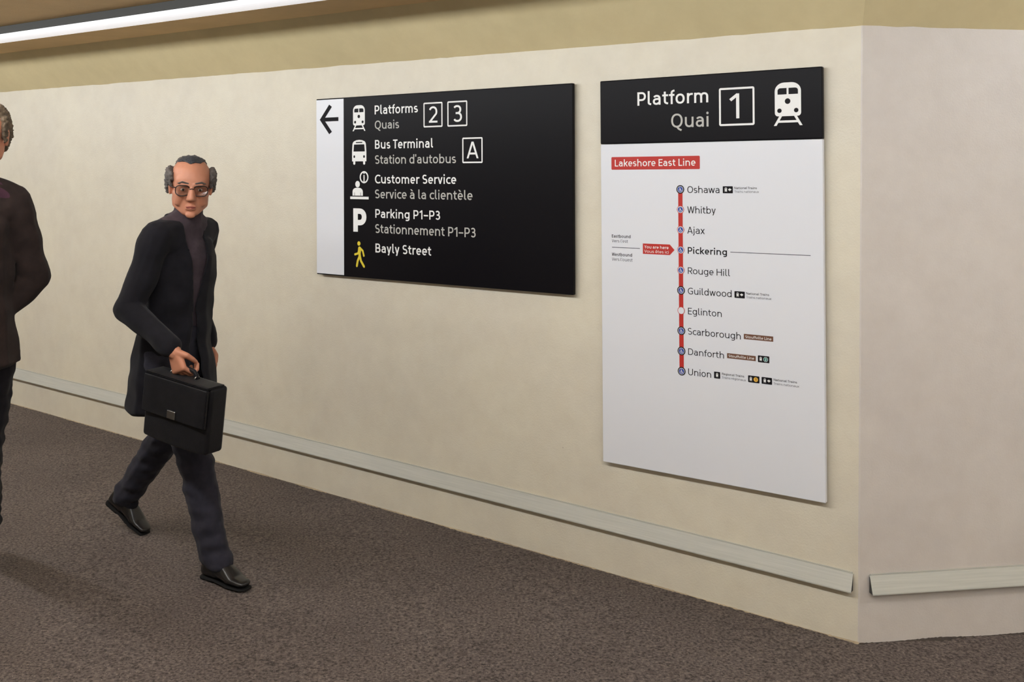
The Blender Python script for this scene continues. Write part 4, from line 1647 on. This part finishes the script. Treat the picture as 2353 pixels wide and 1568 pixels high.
# the man striding towards the right with a briefcase
F2 = Vector((0.88, -0.475)).normalized()
MS = 0.968                    # size of this person
pel = Vector((-1.375, 4.085)) * (CAM_H / 1.63)
man_loc = Vector((pel.x, pel.y, floor_z(pel.x, pel.y)))
MAN = dict(
    pelvis=(0, 0, .93), waist=(.018, 0, 1.08), chest=(.04, 0, 1.29), neck=(.068, 0, 1.455), head=(.098, -.005, 1.597),
    look=(.70, -.62, -.10), head_up=(.06, .0, 1), skirt=(-.01, .0, 0),
    sh_l=(.0, .165, 1.395), el_l=(-.09, .205, 1.12), wr_l=(-.02, .21, .875),
    sh_r=(.075, -.165, 1.395), el_r=(.015, -.258, 1.10), wr_r=(.283, -.272, .965),
    hip_l=(-.02, .09, .885), kn_l=(-.16, .10, .475), an_l=(-.435, .11, .162),
    hip_r=(.02, -.09, .885), kn_r=(.21, -.095, .495), an_r=(.335, -.10, .088),
    toe_l=(1, .08, .50), toe_r=(1, -.10, 0.0), open_y=-.01,
    hand_l=((.15, -.05, -1), (.1, -1, 0), .38, 1, .3),
    hand_r=((.36, .0, -.93), (.1, 1, .1), (1.12, 1.15, 1.15, 1.15), -1, 1.25),
)
build_person('person', 'person in long black coat and glasses striding with a briefcase', man_loc, F2, MAN, dict(
    hair='hair', style='receding', glasses=True, collar=.62, shirt='sweater', trousers='trousers', coat='coat', coat_name='coat',
    hem=.635, flare=(.185, .205), open_z=1.10, open_w=.058, vent=.10, head=1.07, scale=MS))

# the second person at the left edge of the photo
q2 = Vector((-1.982, 3.62)) * (CAM_H / 1.63)
loc2 = Vector((q2.x, q2.y, floor_z(q2.x, q2.y)))
MAN2 = dict(
    pelvis=(0, 0, 1.0), waist=(.01, 0, 1.16), chest=(.02, 0, 1.38), neck=(.025, .025, 1.575), head=(.04, .065, 1.725),
    look=(1, -.30, -.05), head_up=(.03, 0, 1), skirt=(0, 0, 0),
    sh_l=(.0, .165, 1.475), el_l=(-.05, .235, 1.19), wr_l=(-.03, .115, 1.05),
    sh_r=(.03, -.165, 1.475), el_r=(.0, -.235, 1.19), wr_r=(-.03, -.115, 1.05),
    hip_l=(-.02, .09, .95), kn_l=(-.10, .05, .52), an_l=(-.38, .04, .165),
    hip_r=(.02, -.09, .95), kn_r=(.20, -.09, .54), an_r=(.26, -.09, .088),
    toe_l=(1, .05, .50), toe_r=(1, -.08, 0.0),
    hand_l=((.0, -.25, -1), (.1, -1, 0), .40, 1, .3),
    hand_r=((.0, .25, -1), (.1, 1, 0), .40, -1, .3),
)
build_person('person', 'person in dark brown jacket walking at the left edge of the picture', loc2, (.40, -.92), MAN2, dict(
    hair='hair_brown', style='short', glasses=False, collar=.5, shirt='shirt', trousers='trousers_dark', coat='jacket', coat_name='jacket',
    hem=.86, flare=(.150, .195), open_z=1.30, open_w=.06, vent=.02, head=1.06))

# briefcase in the man's right hand (things held are things of their own)
Rm = frame_rot((F2.x, F2.y, 0), (0, 0, 1)).to_4x4()
Rm.translation = man_loc
Rm = Rm @ Matrix.Scale(MS, 4)
bag_m = Rm @ Matrix.Translation((.330, -.254, .888)) @ Matrix.Rotation(math.radians(7), 4, 'Y')
bag = thing('briefcase', 'black soft briefcase held in front of the striding person', 'briefcase', bag_m)


def bag_box(name, x0, x1, y0, y1, z0, z1, bev, material, seg=4, parent=bag, bulge=0.0):
    bm = bmesh.new()
    bmesh.ops.create_cube(bm, size=1.0)
    for v in bm.verts:
        v.co = Vector(((x0 + x1) / 2 + v.co.x * (x1 - x0), (y0 + y1) / 2 + v.co.y * (y1 - y0), (z0 + z1) / 2 + v.co.z * (z1 - z0)))
    bmesh.ops.subdivide_edges(bm, edges=bm.edges[:], cuts=5, use_grid_fill=True)
    if bulge:
        for v in bm.verts:
            u = (v.co.x - (x0 + x1) / 2) / (x1 - x0) * 2
            w = (v.co.z - (z0 + z1) / 2) / (z1 - z0) * 2
            v.co.y += math.copysign(bulge * (1 - u * u) * (1 - w * w), v.co.y - (y0 + y1) / 2)
            if w < -.9:
                v.co.z -= .008 * (1 - u * u)
    sharp = [e for e in bm.edges if e.calc_face_angle(0) > .9]
    bmesh.ops.bevel(bm, geom=sharp, offset=bev, segments=seg, affect='EDGES', profile=0.5)
    return from_bm(name, bm, material, parent, True)


HB = -.035       # top of the bag below the grip
bag_box('body', -.160, .190, -.045, .045, HB - .26, HB, .014, M['bag'], bulge=.012)
fl = bag_box('flap', -.153, .183, -.066, -.046, HB - .155, HB - .004, .006, M['bag'], 3)
bag_box('flap_top', -.153, .183, -.060, .030, HB - .004, HB + .006, .004, M['bag'], 2)
bag_box('buckle', -.007, .037, -.072, -.065, HB - .150, HB - .118, .002, M['metal'], 2, fl)
vs, fs = tube([(-.065, 0, HB - .002), (-.062, 0, HB + .018), (-.048, 0, HB + .032), (-.02, 0, HB + .036), (.02, 0, HB + .036), (.048, 0, HB + .032), (.062, 0, HB + .018), (.065, 0, HB - .002)], .0085, 10)
hdl = mesh('handle', vs, fs, M['bag'], bag, True)
for sx in (-.065, .065):
    vs, fs = tube([(sx, -.014, HB + .006), (sx, -.006, HB + .016), (sx, .006, HB + .016), (sx, .014, HB + .006)], .003, 6)
    mesh('handle_ring', vs, fs, M['metal'], hdl, True)
